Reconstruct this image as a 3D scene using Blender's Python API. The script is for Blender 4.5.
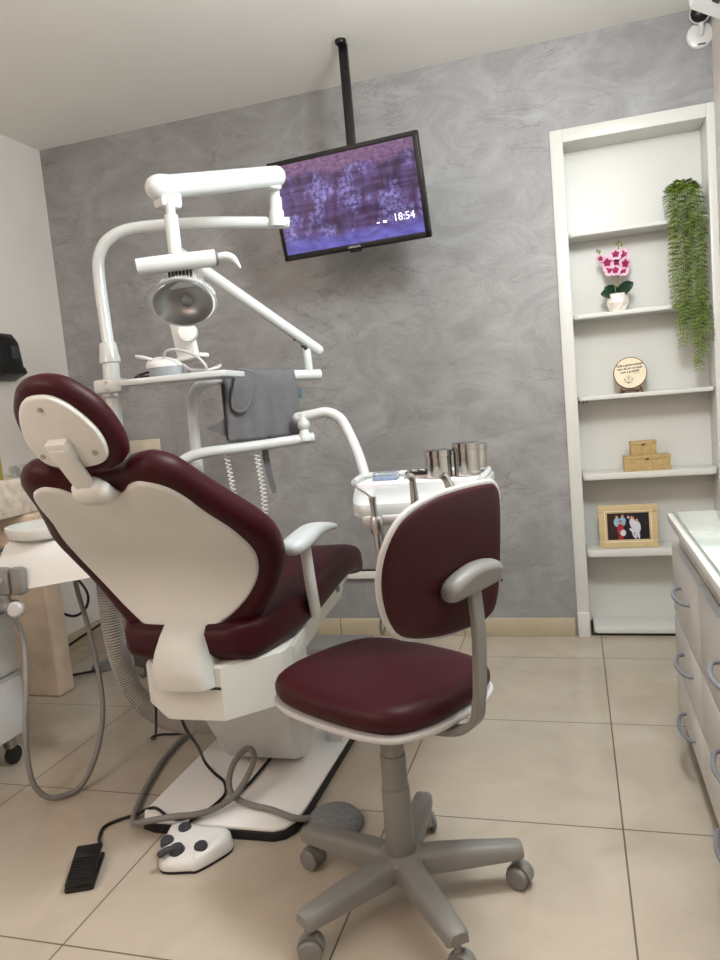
import bpy, bmesh, math, random
from mathutils import Vector, Matrix, Euler
random.seed(7)
PI = math.pi
scene = bpy.context.scene
for o in list(bpy.data.objects):
    bpy.data.objects.remove(o)

# ------------------------------------------------------------ camera
def camera_axes(yaw, pitch, roll):
    cy, sy, cp, sp = math.cos(yaw), math.sin(yaw), math.cos(pitch), math.sin(pitch)
    f = Vector((-sy*cp, cy*cp, -sp)); r = Vector((cy, sy, 0)); d = f.cross(r)
    cr, sr = math.cos(roll), math.sin(roll)
    return cr*r + sr*d, -sr*r + cr*d, f
CAM_H = 1.128
r_, d_, f_ = camera_axes(math.radians(16.481), math.radians(6.1886), math.radians(5.1242))
cam_data = bpy.data.cameras.new('camera')
cam = bpy.data.objects.new('camera', cam_data)
scene.collection.objects.link(cam)
cam.matrix_world = Matrix(((r_.x, -d_.x, -f_.x, 0), (r_.y, -d_.y, -f_.y, 0), (r_.z, -d_.z, -f_.z, CAM_H), (0, 0, 0, 1)))
cam_data.sensor_fit = 'VERTICAL'; cam_data.sensor_height = 36.0
cam_data.lens = 740.1*36/960
cam_data.clip_start = 0.02
scene.camera = cam

# ------------------------------------------------------------ world, lights, exposure
world = bpy.data.worlds.new('world'); scene.world = world; world.use_nodes = True
bg = world.node_tree.nodes['Background']
bg.inputs[0].default_value = (0.95, 0.97, 1.0, 1); bg.inputs[1].default_value = 0.25
def area(name, loc, target, size, size_y, power, col):
    l = bpy.data.lights.new(name, 'AREA'); l.shape = 'RECTANGLE'; l.size = size; l.size_y = size_y
    l.energy = power; l.color = col
    o = bpy.data.objects.new(name, l); scene.collection.objects.link(o)
    o.location = loc
    o.rotation_euler = (Vector(target)-Vector(loc)).to_track_quat('-Z', 'Y').to_euler()
    return o
def lamp(name, loc, radius, power, col):
    l = bpy.data.lights.new(name, 'POINT'); l.shadow_soft_size = radius; l.energy = power; l.color = col
    o = bpy.data.objects.new(name, l); scene.collection.objects.link(o); o.location = loc
    return o
lamp('ceiling_and_fill_lamp', (0.12, 1.58, 2.16), 0.17, 68, (0.955, 0.99, 1.0))
lamp('ceiling_and_fill_lamp', (-1.75, 0.15, 2.0), 0.18, 19, (1.0, 0.985, 0.96))  # unseen fill added at front left to brighten the chair shell
area('warm_doorway_light', (-1.7, -1.1, 2.2), (-1.7, 1.9, 0.0), 0.5, 0.5, 11, (1.0, 0.48, 0.28))
scene.view_settings.view_transform = 'Standard'
scene.view_settings.look = 'None'
scene.view_settings.exposure = 0.06
scene.view_settings.gamma = 1.0
scene.view_settings.use_curve_mapping = False

# ------------------------------------------------------------ materials
def s2l(c):
    return tuple((x/12.92 if x <= 0.04045 else ((x+0.055)/1.055)**2.4) for x in (v/255 for v in c)) + (1,)
def mat(name, rgb, rough=0.5, metal=0.0, coat=0.0, trans=0.0, ior=1.45, noise=None, bump=None, emis=None):
    m = bpy.data.materials.new(name); m.use_nodes = True
    nt = m.node_tree; b = nt.nodes['Principled BSDF']
    c = s2l(rgb)
    b.inputs['Base Color'].default_value = c
    b.inputs['Roughness'].default_value = rough
    b.inputs['Metallic'].default_value = metal
    b.inputs['Coat Weight'].default_value = coat
    b.inputs['Transmission Weight'].default_value = trans
    b.inputs['IOR'].default_value = ior
    if noise:
        sc, amt = noise
        tc = nt.nodes.new('ShaderNodeTexCoord'); n = nt.nodes.new('ShaderNodeTexNoise')
        n.inputs['Scale'].default_value = sc; n.inputs['Detail'].default_value = 5
        nt.links.new(tc.outputs['Object'], n.inputs['Vector'])
        r = nt.nodes.new('ShaderNodeValToRGB')
        r.color_ramp.elements[0].position = 0.3; r.color_ramp.elements[1].position = 0.7
        r.color_ramp.elements[0].color = tuple(x*(1-amt) for x in c[:3]) + (1,)
        r.color_ramp.elements[1].color = tuple(min(1, x*(1+amt)) for x in c[:3]) + (1,)
        nt.links.new(n.outputs['Fac'], r.inputs['Fac']); nt.links.new(r.outputs['Color'], b.inputs['Base Color'])
    if bump:
        sc, st = bump
        tc = nt.nodes.new('ShaderNodeTexCoord'); n = nt.nodes.new('ShaderNodeTexNoise')
        n.inputs['Scale'].default_value = sc; n.inputs['Detail'].default_value = 4
        nt.links.new(tc.outputs['Object'], n.inputs['Vector'])
        bp = nt.nodes.new('ShaderNodeBump'); bp.inputs['Strength'].default_value = st; bp.inputs['Distance'].default_value = 0.003
        nt.links.new(n.outputs['Fac'], bp.inputs['Height']); nt.links.new(bp.outputs['Normal'], b.inputs['Normal'])
    if emis:
        b.inputs['Emission Color'].default_value = s2l(emis[0]); b.inputs['Emission Strength'].default_value = emis[1]
    return m

M_white_wall = mat('white_wall_paint', (222, 218, 212), 0.7, noise=(3, 0.03), bump=(60, 0.05))
M_ceiling = mat('ceiling_paint', (238, 236, 231), 0.8, noise=(2, 0.02))
M_lam = mat('white_laminate', (217, 217, 212), 0.35, noise=(4, 0.015))
M_plastic = mat('white_plastic', (218, 219, 217), 0.28, noise=(6, 0.01))
M_ivory = mat('ivory_shell_plastic', (216, 219, 215), 0.4, noise=(5, 0.015), bump=(260, 0.06))
M_enamel = mat('white_enamel', (198, 203, 203), 0.22, coat=0.3, noise=(6, 0.01))
M_vinyl = mat('burgundy_vinyl', (55, 14, 22), 0.42, noise=(9, 0.06), bump=(420, 0.08))
M_vinyl.node_tree.nodes['Principled BSDF'].inputs['Specular IOR Level'].default_value = 0.24
M_base = mat('white_base_plate_enamel', (240, 241, 240), 0.25, noise=(6, 0.01))
M_rubber = mat('black_rubber', (28, 28, 29), 0.55, noise=(20, 0.1))
M_blackp = mat('black_plastic', (12, 12, 13), 0.38, noise=(12, 0.1))
M_blackc = mat('black_cable', (22, 21, 22), 0.45, noise=(30, 0.1))
M_greyp = mat('grey_plastic', (128, 127, 124), 0.45, noise=(14, 0.03), bump=(300, 0.06))
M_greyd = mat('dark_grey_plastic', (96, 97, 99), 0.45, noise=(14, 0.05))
M_knob = mat('slate_knob_plastic', (58, 60, 66), 0.4, noise=(20, 0.05))
M_lightgrey = mat('light_grey_trim', (190, 190, 190), 0.4, noise=(14, 0.02))
M_armpad = mat('pale_grey_armrest', (186, 192, 194), 0.4, noise=(14, 0.02))
M_hose = mat('grey_hose_rubber', (128, 127, 124), 0.45, noise=(20, 0.04))
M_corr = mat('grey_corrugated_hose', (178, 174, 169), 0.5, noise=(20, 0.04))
M_steel = mat('polished_steel', (186, 184, 180), 0.11, metal=1.0, noise=(10, 0.05))
M_chrome = mat('satin_chrome', (180, 180, 180), 0.28, metal=1.0, noise=(20, 0.04))
M_towel = mat('grey_apron_cloth', (98, 99, 102), 0.8, noise=(40, 0.08), bump=(220, 0.25))
M_towel_edge = mat('grey_apron_binding', (116, 117, 119), 0.75, noise=(60, 0.06))
M_handle = mat('grey_drawer_handle', (128, 132, 140), 0.4, noise=(20, 0.04))
M_drawer = mat('drawer_front_laminate', (214, 212, 208), 0.4, noise=(4, 0.015))
M_edge = mat('drawer_edge_band', (200, 208, 214), 0.4, noise=(10, 0.02))
M_dark = mat('dark_recess', (52, 49, 46), 0.8, noise=(10, 0.05))
M_glass_top = mat('green_tint_glass', (222, 236, 230), 0.04, coat=1.0, noise=(3, 0.01))
M_glass_edge = mat('glass_edge_green', (112, 128, 124), 0.15, noise=(20, 0.05))
M_leaf = mat('trailing_leaf_green', (138, 162, 68), 0.5, noise=(60, 0.3))
M_leafd = mat('orchid_leaf_green', (24, 58, 40), 0.4, noise=(30, 0.15))
M_stem = mat('stem_green', (126, 138, 66), 0.5, noise=(60, 0.1))
M_petal = mat('pale_pink_petal', (234, 194, 212), 0.5, noise=(90, 0.12))
M_petald = mat('magenta_petal', (158, 24, 88), 0.5, noise=(90, 0.2))
M_pot = mat('cream_ceramic_pot', (236, 228, 220), 0.35, noise=(8, 0.02))
M_wood = mat('pale_birch_disc', (236, 222, 196), 0.55, noise=(22, 0.05))
M_bark = mat('brown_bark_edge', (104, 72, 48), 0.7, noise=(50, 0.25))
M_ink = mat('dark_brown_ink', (54, 42, 36), 0.7, noise=(50, 0.05))
M_kraft = mat('gold_kraft_card', (186, 160, 108), 0.5, noise=(70, 0.14), bump=(200, 0.15))
M_frame = mat('pale_wood_frame', (204, 182, 138), 0.5, noise=(30, 0.07))
M_beige = mat('beige_switch_plastic', (206, 198, 180), 0.4, noise=(10, 0.02))
M_stone = mat('rough_beige_stone', (222, 210, 194), 0.85, noise=(26, 0.2), bump=(80, 0.7))
M_plasterp = mat('salmon_plaster', (224, 204, 182), 0.8, noise=(10, 0.12), bump=(40, 0.3))
M_clear = mat('clear_plastic', (240, 244, 244), 0.06, trans=0.95, ior=1.22)
M_red = mat('red_cap_plastic', (190, 60, 54), 0.4, noise=(20, 0.05))
M_yellowgreen = mat('yellow_green_liquid', (168, 160, 60), 0.3, noise=(14, 0.1))
M_blueprint = mat('pale_blue_packet', (150, 170, 206), 0.4, noise=(120, 0.2))
M_paper = mat('pale_pink_paper', (232, 222, 224), 0.7, noise=(20, 0.02))
M_cover = mat('grey_vinyl_cover', (122, 120, 120), 0.35, noise=(10, 0.05))

# back wall: burnished grey plaster with trowel strokes
def wall_material():
    m = bpy.data.materials.new('grey_trowelled_plaster'); m.use_nodes = True
    nt = m.node_tree; L = nt.links; b = nt.nodes['Principled BSDF']
    tc = nt.nodes.new('ShaderNodeTexCoord')
    def noise(scale, detail, dist, mapping=None, rough=0.6):
        n = nt.nodes.new('ShaderNodeTexNoise')
        n.inputs['Scale'].default_value = scale; n.inputs['Detail'].default_value = detail
        n.inputs['Distortion'].default_value = dist; n.inputs['Roughness'].default_value = rough
        if mapping:
            mp = nt.nodes.new('ShaderNodeMapping'); mp.inputs['Rotation'].default_value = mapping[0]; mp.inputs['Scale'].default_value = mapping[1]
            L.new(tc.outputs['Object'], mp.inputs['Vector']); L.new(mp.outputs['Vector'], n.inputs['Vector'])
        else:
            L.new(tc.outputs['Object'], n.inputs['Vector'])
        return n
    big = noise(1.3, 6, 0.6)
    strokes = noise(4.6, 12, 1.0, ((0, 0.5, 0), (0.8, 1, 1.35)), 0.72)
    vein = noise(4.2, 5, 1.3, ((0, 0.3, 0), (0.6, 1, 1.9)), 0.6)
    fine = noise(22, 5, 0.5)
    ramp = nt.nodes.new('ShaderNodeValToRGB'); e = ramp.color_ramp.elements
    e[0].position = 0.30; e[0].color = s2l((138, 137, 137)); e[1].position = 0.72; e[1].color = s2l((168, 169, 170))
    L.new(big.outputs['Fac'], ramp.inputs['Fac'])
    # thin dark vein lines where the stroke field crosses its mid value
    sub = nt.nodes.new('ShaderNodeMath'); sub.operation = 'SUBTRACT'; sub.inputs[1].default_value = 0.5
    ab = nt.nodes.new('ShaderNodeMath'); ab.operation = 'ABSOLUTE'
    vr = nt.nodes.new('ShaderNodeValToRGB'); vr.color_ramp.elements[0].position = 0.0; vr.color_ramp.elements[0].color = (1, 1, 1, 1)
    vr.color_ramp.elements[1].position = 0.018; vr.color_ramp.elements[1].color = (0, 0, 0, 1)
    L.new(vein.outputs['Fac'], sub.inputs[0]); L.new(sub.outputs[0], ab.inputs[0]); L.new(ab.outputs[0], vr.inputs['Fac'])
    gate = noise(2.6, 3, 0.2)
    gr = nt.nodes.new('ShaderNodeValToRGB'); gr.color_ramp.elements[0].position = 0.44; gr.color_ramp.elements[1].position = 0.60
    gr.color_ramp.elements[1].color = (0.5, 0.5, 0.5, 1)
    L.new(gate.outputs['Fac'], gr.inputs['Fac'])
    mul = nt.nodes.new('ShaderNodeMath'); mul.operation = 'MULTIPLY'
    L.new(vr.outputs['Color'], mul.inputs[0]); L.new(gr.outputs['Color'], mul.inputs[1])
    mix = nt.nodes.new('ShaderNodeMixRGB'); mix.blend_type = 'MIX'; mix.inputs[2].default_value = s2l((104, 100, 98))
    L.new(mul.outputs[0], mix.inputs[0]); L.new(ramp.outputs['Color'], mix.inputs[1])
    sr = nt.nodes.new('ShaderNodeValToRGB'); sr.color_ramp.elements[0].position = 0.38; sr.color_ramp.elements[1].position = 0.62
    sr.color_ramp.elements[0].color = (0.80, 0.795, 0.79, 1); sr.color_ramp.elements[1].color = (1.06, 1.06, 1.06, 1)
    L.new(strokes.outputs['Fac'], sr.inputs['Fac'])
    mix2 = nt.nodes.new('ShaderNodeMixRGB'); mix2.blend_type = 'MULTIPLY'; mix2.inputs[0].default_value = 1.0
    L.new(mix.outputs['Color'], mix2.inputs[1]); L.new(sr.outputs['Color'], mix2.inputs[2])
    L.new(mix2.outputs['Color'], b.inputs['Base Color'])
    b.inputs['Roughness'].default_value = 0.5
    add = nt.nodes.new('ShaderNodeMath'); add.operation = 'MULTIPLY_ADD'; add.inputs[1].default_value = 0.25
    L.new(fine.outputs['Fac'], add.inputs[0]); L.new(strokes.outputs['Fac'], add.inputs[2])
    bp = nt.nodes.new('ShaderNodeBump'); bp.inputs['Strength'].default_value = 0.5; bp.inputs['Distance'].default_value = 0.008
    L.new(add.outputs[0], bp.inputs['Height']); L.new(bp.outputs['Normal'], b.inputs['Normal'])
    return m
M_wall = wall_material()

# floor: 60 cm polished porcelain tiles, grout through x = 0.0605, y = 0.04
def floor_material(name, base, ox, oy, rough):
    m = bpy.data.materials.new(name); m.use_nodes = True
    nt = m.node_tree; L = nt.links; b = nt.nodes['Principled BSDF']
    tc = nt.nodes.new('ShaderNodeTexCoord')
    mp = nt.nodes.new('ShaderNodeMapping'); mp.inputs['Location'].default_value = (ox, oy, 0)
    L.new(tc.outputs['Object'], mp.inputs['Vector'])
    br = nt.nodes.new('ShaderNodeTexBrick'); br.offset = 0.0; br.squash = 1.0
    br.inputs['Scale'].default_value = 1.0; br.inputs['Brick Width'].default_value = 0.6; br.inputs['Row Height'].default_value = 0.6
    br.inputs['Mortar Size'].default_value = 0.0022; br.inputs['Mortar Smooth'].default_value = 0.1; br.inputs['Bias'].default_value = 0.0
    c = s2l(base)
    br.inputs['Color1'].default_value = c
    br.inputs['Color2'].default_value = tuple(x*0.95 for x in c[:3]) + (1,)
    br.inputs['Mortar'].default_value = s2l((104, 92, 80))
    L.new(mp.outputs['Vector'], br.inputs['Vector'])
    n = nt.nodes.new('ShaderNodeTexNoise'); n.inputs['Scale'].default_value = 5; n.inputs['Detail'].default_value = 8; n.inputs['Distortion'].default_value = 0.8
    L.new(tc.outputs['Object'], n.inputs['Vector'])
    r = nt.nodes.new('ShaderNodeValToRGB'); r.color_ramp.elements[0].position = 0.3; r.color_ramp.elements[1].position = 0.7
    r.color_ramp.elements[0].color = (0.9, 0.89, 0.87, 1); r.color_ramp.elements[1].color = (1.04, 1.03, 1.03, 1)
    L.new(n.outputs['Fac'], r.inputs['Fac'])
    mx = nt.nodes.new('ShaderNodeMixRGB'); mx.blend_type = 'MULTIPLY'; mx.inputs[0].default_value = 1
    L.new(br.outputs['Color'], mx.inputs[1]); L.new(r.outputs['Color'], mx.inputs[2]); L.new(mx.outputs['Color'], b.inputs['Base Color'])
    rr = nt.nodes.new('ShaderNodeMath'); rr.operation = 'MULTIPLY_ADD'; rr.inputs[1].default_value = 0.5; rr.inputs[2].default_value = rough
    L.new(br.outputs['Fac'], rr.inputs[0]); L.new(rr.outputs[0], b.inputs['Roughness'])
    bp = nt.nodes.new('ShaderNodeBump'); bp.inputs['Strength'].default_value = 0.3; bp.inputs['Distance'].default_value = 0.002; bp.invert = True
    L.new(br.outputs['Fac'], bp.inputs['Height']); L.new(bp.outputs['Normal'], b.inputs['Normal'])
    return m
M_floor = floor_material('beige_porcelain_tile', (190, 180, 165), -0.0605+6.0, -0.04+6.0, 0.12)
M_skirt = floor_material('beige_skirting_tile', (194, 180, 156), -0.0605+6.0, 0.3, 0.25)

# ------------------------------------------------------------ mesh builder
class G:
    def __init__(self):
        self.v = []; self.f = []; self.m = []
    def add(self, vs, fs, m=0, T=None):
        o = len(self.v)
        for p in vs:
            p = Vector(p)
            self.v.append(T @ p if T is not None else p)
        for f in fs:
            self.f.append([i+o for i in f]); self.m.append(m)
        return self
    def box(self, c, s, bevel=0.0, m=0, rot=None, seg=2):
        bm = bmesh.new(); bmesh.ops.create_cube(bm, size=1.0)
        for v in bm.verts: v.co = Vector((v.co.x*s[0], v.co.y*s[1], v.co.z*s[2]))
        if bevel > 0:
            bmesh.ops.bevel(bm, geom=list(bm.edges), offset=min(bevel, min(s)*0.49), segments=seg, profile=0.5, affect='EDGES')
        T = Matrix.Translation(Vector(c))
        if rot is not None:
            T = T @ (Euler(rot).to_matrix().to_4x4() if not isinstance(rot, Matrix) else rot.to_4x4())
        bm.verts.index_update()
        self.add([v.co.copy() for v in bm.verts], [[v.index for v in f.verts] for f in bm.faces], m, T)
        bm.free(); return self
    def loft(self, rings, m=0, cap=True, closed=True):
        n = len(rings[0]); vs = [p for r in rings for p in r]; fs = []
        for i in range(len(rings)-1):
            for j in range(n if closed else n-1):
                k = (j+1) % n
                fs.append([i*n+j, i*n+k, (i+1)*n+k, (i+1)*n+j])
        if cap:
            fs.append(list(range(n))[::-1]); fs.append([(len(rings)-1)*n+j for j in range(n)])
        return self.add(vs, fs, m)
    def tube(self, path, r, n=14, m=0, smooth=6, cap='flat'):
        P = spline(path, smooth) if smooth else [Vector(p) for p in path]
        R = r if isinstance(r, (list, tuple)) else None
        if R: R = interp(R, len(P))
        rings = []; T0 = (P[1]-P[0]).normalized()
        up = Vector((0, 0, 1)) if abs(T0.z) < 0.9 else Vector((1, 0, 0))
        N = (up - T0*up.dot(T0)).normalized(); prev = T0
        for i, p in enumerate(P):
            if i == 0: T = T0
            elif i == len(P)-1: T = (P[i]-P[i-1]).normalized()
            else:
                T = (P[i+1]-P[i-1])
                T = T.normalized() if T.length > 1e-9 else prev
            q = prev.rotation_difference(T); N = q @ N; N = (N - T*N.dot(T)).normalized(); prev = T
            B = T.cross(N); rad = R[i] if R else r
            if i == 0 and cap == 'round':
                for a in (0.15, 0.5, 0.8, 0.96)[:4]:
                    c = math.sqrt(1-(1-a)**2) if a < 1 else 1
                    rings.append([p - T*rad*(1-a)*0.9 + (N*math.cos(2*PI*j/n)+B*math.sin(2*PI*j/n))*rad*c for j in range(n)])
            rings.append([p + (N*math.cos(2*PI*j/n)+B*math.sin(2*PI*j/n))*rad for j in range(n)])
            if i == len(P)-1 and cap == 'round':
                for a in (0.96, 0.8, 0.5, 0.15):
                    c = math.sqrt(1-(1-a)**2)
                    rings.append([p + T*rad*(1-a)*0.9 + (N*math.cos(2*PI*j/n)+B*math.sin(2*PI*j/n))*rad*c for j in range(n)])
        return self.loft(rings, m)
    def cyl(self, a, b, r, r2=None, n=28, m=0, bevel=0.0):
        a = Vector(a); b = Vector(b); r2 = r if r2 is None else r2
        d = b-a; L = d.length
        bv = min(bevel, L*0.45, r*0.9, max(r2*0.9, 1e-5)) if bevel else 0
        prof = [(r, 0)] if not bv else [(r-bv, 0), (r-bv*0.3, bv*0.3), (r, bv)]
        prof += [(r2, L)] if not bv else [(r2, L-bv), (r2-bv*0.3, L-bv*0.3), (r2-bv, L)]
        return self.lathe(prof, a, d, n, m)
    def lathe(self, prof, origin, axis=(0, 0, 1), n=32, m=0, cap=True):
        o = Vector(origin); ax = Vector(axis).normalized()
        up = Vector((0, 0, 1)) if abs(ax.z) < 0.9 else Vector((1, 0, 0))
        N = (up-ax*up.dot(ax)).normalized(); B = ax.cross(N)
        rings = [[o + ax*h + (N*math.cos(2*PI*j/n)+B*math.sin(2*PI*j/n))*max(r, 1e-5) for j in range(n)] for r, h in prof]
        return self.loft(rings, m, cap)
    def sphere(self, c, r, m=0, n=20, sc=(1, 1, 1), rot=None):
        rings = []
        T = Matrix.Translation(Vector(c))
        if rot is not None: T = T @ Euler(rot).to_matrix().to_4x4()
        k = max(6, n//2)
        for i in range(k+1):
            t = -PI/2 + PI*i/k
            rr = max(math.cos(t), 1e-4)
            rings.append([T @ Vector((r*sc[0]*rr*math.cos(2*PI*j/n), r*sc[1]*rr*math.sin(2*PI*j/n), r*sc[2]*math.sin(t))) for j in range(n)])
        return self.loft(rings, m)
    def prism(self, poly, z0, z1, m=0, bevel=0.0, T=None):
        """polygon in xy, extruded z0..z1 with softened rims"""
        if bevel:
            ins = inset(poly, bevel); ins2 = inset(poly, bevel*0.3)
            rings = [[(p[0], p[1], z0) for p in ins], [(p[0], p[1], z0+bevel*0.3) for p in ins2], [(p[0], p[1], z0+bevel) for p in poly],
                     [(p[0], p[1], z1-bevel) for p in poly], [(p[0], p[1], z1-bevel*0.3) for p in ins2], [(p[0], p[1], z1) for p in ins]]
        else:
            rings = [[(p[0], p[1], z0) for p in poly], [(p[0], p[1], z1) for p in poly]]
        rings = [[(T @ Vector(p)) if T is not None else Vector(p) for p in r] for r in rings]
        return self.loft(rings, m)
    def cushion(self, outline, F, t, rim=None, crown=0.0, crown_back=0.0, nr=7, m=0):
        """soft pad: outline (u,v) ccw; F(u,v,w) maps into space; w runs 0..t"""
        rim = rim or t/2
        n = len(outline); cu = sum(p[0] for p in outline)/n; cv = sum(p[1] for p in outline)/n
        rings = []
        def shrink(P, k): return [(cu+(p[0]-cu)*k, cv+(p[1]-cv)*k) for p in P]
        base = inset(outline, rim)
        ks = [0.05, 0.25, 0.5, 0.75, 0.9]
        for k in ks: rings.append([F(p[0], p[1], -crown_back*(1-k*k)) for p in shrink(base, k)])
        for i in range(nr+1):
            a = -PI/2 + PI*i/nr
            rings.append([F(p[0], p[1], t/2+t/2*math.sin(a)) for p in inset(outline, rim*(1-math.cos(a)))])
        for k in ks[::-1]: rings.append([F(p[0], p[1], t+crown*(1-k*k)) for p in shrink(base, k)])
        return self.loft(rings, m)
    def build(self, name, mats, parent=None, angle=40, flat=False, sub=0):
        root = parent
        M = Matrix.Identity(4)
        while root is not None:
            M = root.matrix_basis @ M; root = root.parent
        inv = M.inverted()
        me = bpy.data.meshes.new(name)
        me.from_pydata([inv @ p for p in self.v], [], self.f)
        for mt in (mats if isinstance(mats, (list, tuple)) else [mats]): me.materials.append(mt)
        me.polygons.foreach_set('material_index', self.m)
        bm = bmesh.new(); bm.from_mesh(me); bmesh.ops.recalc_face_normals(bm, faces=bm.faces); bm.to_mesh(me); bm.free()
        if not flat:
            me.polygons.foreach_set('use_smooth', [True]*len(me.polygons))
            me.set_sharp_from_angle(angle=math.radians(angle))
        me.update()
        o = bpy.data.objects.new(name, me); scene.collection.objects.link(o)
        if parent is not None: o.parent = parent
        if sub:
            md = o.modifiers.new('smooth', 'SUBSURF'); md.levels = sub; md.render_levels = sub
        return o

def interp(R, n):
    out = []
    for i in range(n):
        t = i/(n-1)*(len(R)-1); k = min(int(t), len(R)-2); out.append(R[k]*(1-(t-k))+R[k+1]*(t-k))
    return out
def spline(P, s=6, closed=False):
    P = [Vector(p) for p in P]; n = len(P); out = []
    for i in range(n if closed else n-1):
        if closed: a, b, c, d = P[i-1], P[i], P[(i+1) % n], P[(i+2) % n]
        else:
            b, c = P[i], P[i+1]; a = P[i-1] if i else b*2-c; d = P[i+2] if i+2 < n else c*2-b
        for k in range(s):
            t = k/s
            out.append(0.5*((2*b)+(c-a)*t+(2*a-5*b+4*c-d)*t*t+(3*b-a-3*c+d)*t**3))
    if not closed: out.append(P[-1])
    return out
def closed_curve(pts, s=6):
    return [(p.x, p.y) for p in spline([(a, b, 0) for a, b in pts], s, True)]
def inset(poly, d):
    n = len(poly); A = sum(poly[i][0]*poly[(i+1) % n][1]-poly[(i+1) % n][0]*poly[i][1] for i in range(n))
    sg = 1 if A > 0 else -1; out = []
    for i in range(n):
        p0, p1, p2 = poly[i-1], poly[i], poly[(i+1) % n]
        def nrm(a, b):
            dx, dy = b[0]-a[0], b[1]-a[1]; l = math.hypot(dx, dy) or 1e-9
            return (-dy/l*sg, dx/l*sg)
        n1, n2 = nrm(p0, p1), nrm(p1, p2)
        mx, my = n1[0]+n2[0], n1[1]+n2[1]; l = math.hypot(mx, my) or 1e-9; mx /= l; my /= l
        k = 1/max(0.5, mx*n1[0]+my*n1[1])
        out.append((p1[0]+mx*d*k, p1[1]+my*d*k))
    return out
def rrect(w, h, r, n=6, cx=0, cy=0):
    out = []
    for sx, sy, a0 in ((1, 1, 0), (-1, 1, PI/2), (-1, -1, PI), (1, -1, 3*PI/2)):
        for i in range(n+1):
            a = a0+PI/2*i/n
            out.append((cx+sx*(w/2-r)+r*math.cos(a), cy+sy*(h/2-r)+r*math.sin(a)))
    return out
def thing(name, label, cat, loc=(0, 0, 0), rot=(0, 0, 0), group=None):
    o = bpy.data.objects.new(name, None); scene.collection.objects.link(o)
    o.empty_display_size = 0.05
    o.matrix_basis = Matrix.Translation(Vector(loc)) @ Euler(rot).to_matrix().to_4x4()
    tag(o, label, cat, group); return o
def tag(o, label, cat, group=None):
    o['label'] = label; o['category'] = cat
    if group: o['group'] = group
    return o
def structure(o, label=None):
    o['kind'] = 'structure'
    if label: o['label'] = label
    return o
def text_into(g, body, size, T, depth=0.0004, m=0, align='CENTER', bold=0.0):
    cu = bpy.data.curves.new('lettering', 'FONT'); cu.body = body; cu.size = size; cu.align_x = align; cu.align_y = 'CENTER'
    cu.extrude = depth; cu.offset = bold; cu.resolution_u = 3
    o = bpy.data.objects.new('lettering', cu); scene.collection.objects.link(o)
    dg = bpy.context.evaluated_depsgraph_get(); dg.update()
    me = bpy.data.meshes.new_from_object(o.evaluated_get(dg))
    g.add([v.co.copy() for v in me.vertices], [list(p.vertices) for p in me.polygons], m, T)
    bpy.data.objects.remove(o); bpy.data.curves.remove(cu); bpy.data.meshes.remove(me)

# ============================================================ SETTING
XL, XR, YB, YF, ZC = -2.503, 0.59, 3.32, -1.6, 2.51
structure(G().box(((XL+XR)/2, (YB+YF)/2+0.15, -0.05), (XR-XL+0.6, YB-YF+0.7, 0.1)).build('floor', M_floor, flat=True))
structure(G().box(((XL+XR)/2, (YB+YF)/2+0.15, ZC+0.05), (XR-XL+0.6, YB-YF+0.7, 0.1)).build('ceiling', M_ceiling, flat=True))
structure(G().box((XL-0.05, (YB+YF)/2+0.1, ZC/2), (0.1, YB-YF+0.6, ZC)).build('wall_left', M_white_wall, flat=True))
structure(G().box((XR+0.05, (YB+YF)/2+0.1, ZC/2), (0.1, YB-YF+0.6, ZC)).build('wall_right', M_white_wall, flat=True))
structure(G().box(((XL+XR)/2, YF-0.05, ZC/2), (XR-XL, 0.1, ZC)).build('wall_front', M_white_wall, flat=True))
# back wall with the shelving recess cut out on its right
NX0, NX1, NTOP = -0.035, 0.59, 2.153
g = G()
g.box(((XL+NX0)/2, YB+0.1, ZC/2), (NX0-XL, 0.2, ZC))
g.box(((NX0+XR)/2, YB+0.1, (NTOP+ZC)/2), (XR-NX0, 0.2, ZC-NTOP))
g.box(((NX0+XR)/2, YB+0.19, NTOP/2), (XR-NX0, 0.02, NTOP))
structure(g.build('wall_back', M_wall, flat=True))
structure(G().box(((XL+NX0)/2-0.005, YB-0.008, 0.042), (NX0-XL-0.012, 0.016, 0.084), 0.003).build('baseboard_back', M_skirt))
structure(G().box((XL+0.008, 2.55, 0.042), (0.016, 1.5, 0.084), 0.003).build('baseboard_left', M_skirt))
trk = thing('cable_trunking', 'white cable trunking along the grey wall behind the chair foot', 'trunking', (-1.3, YB, 0.30))
G().box((-1.22, YB-0.012, 0.300), (1.00, 0.024, 0.034), 0.003).build('channel', M_lam, trk)
G().tube([(-1.70, YB-0.012, 0.322), (-1.2, YB-0.012, 0.3215), (-0.73, YB-0.012, 0.322)], 0.005, n=8, smooth=4).build('cable', M_rubber, trk)

# ---- built-in shelving
shelf = thing('wall_shelving', 'tall white shelving recessed into the grey wall at the corner', 'shelves', ((NX0+NX1)/2, YB, 0))
g = G()
F0 = YB-0.012
g.box((NX0+0.026, YB+0.07, NTOP/2), (0.052, 0.164, NTOP), 0.002)
g.box((NX1-0.016, YB+0.07, NTOP/2), (0.031, 0.164, NTOP), 0.002)
g.box(((NX0+NX1)/2+0.01, YB+0.07, NTOP-0.026), (NX1-NX0-0.084, 0.164, 0.052), 0.002)
g.box((NX0+0.026, F0-0.004, 0.055), (0.05, 0.02, 0.11), 0.002)
g.build('frame', M_lam, shelf)
G().box(((NX0+NX1)/2, YB+0.15, NTOP/2), (NX1-NX0-0.06, 0.012, NTOP-0.05)).build('back_panel', M_lam, shelf)
SX0, SX1 = NX0+0.054, NX1-0.033
SHELF_Z = [1.734, 1.398, 1.054, 0.720, 0.386, 0.040]
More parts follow.
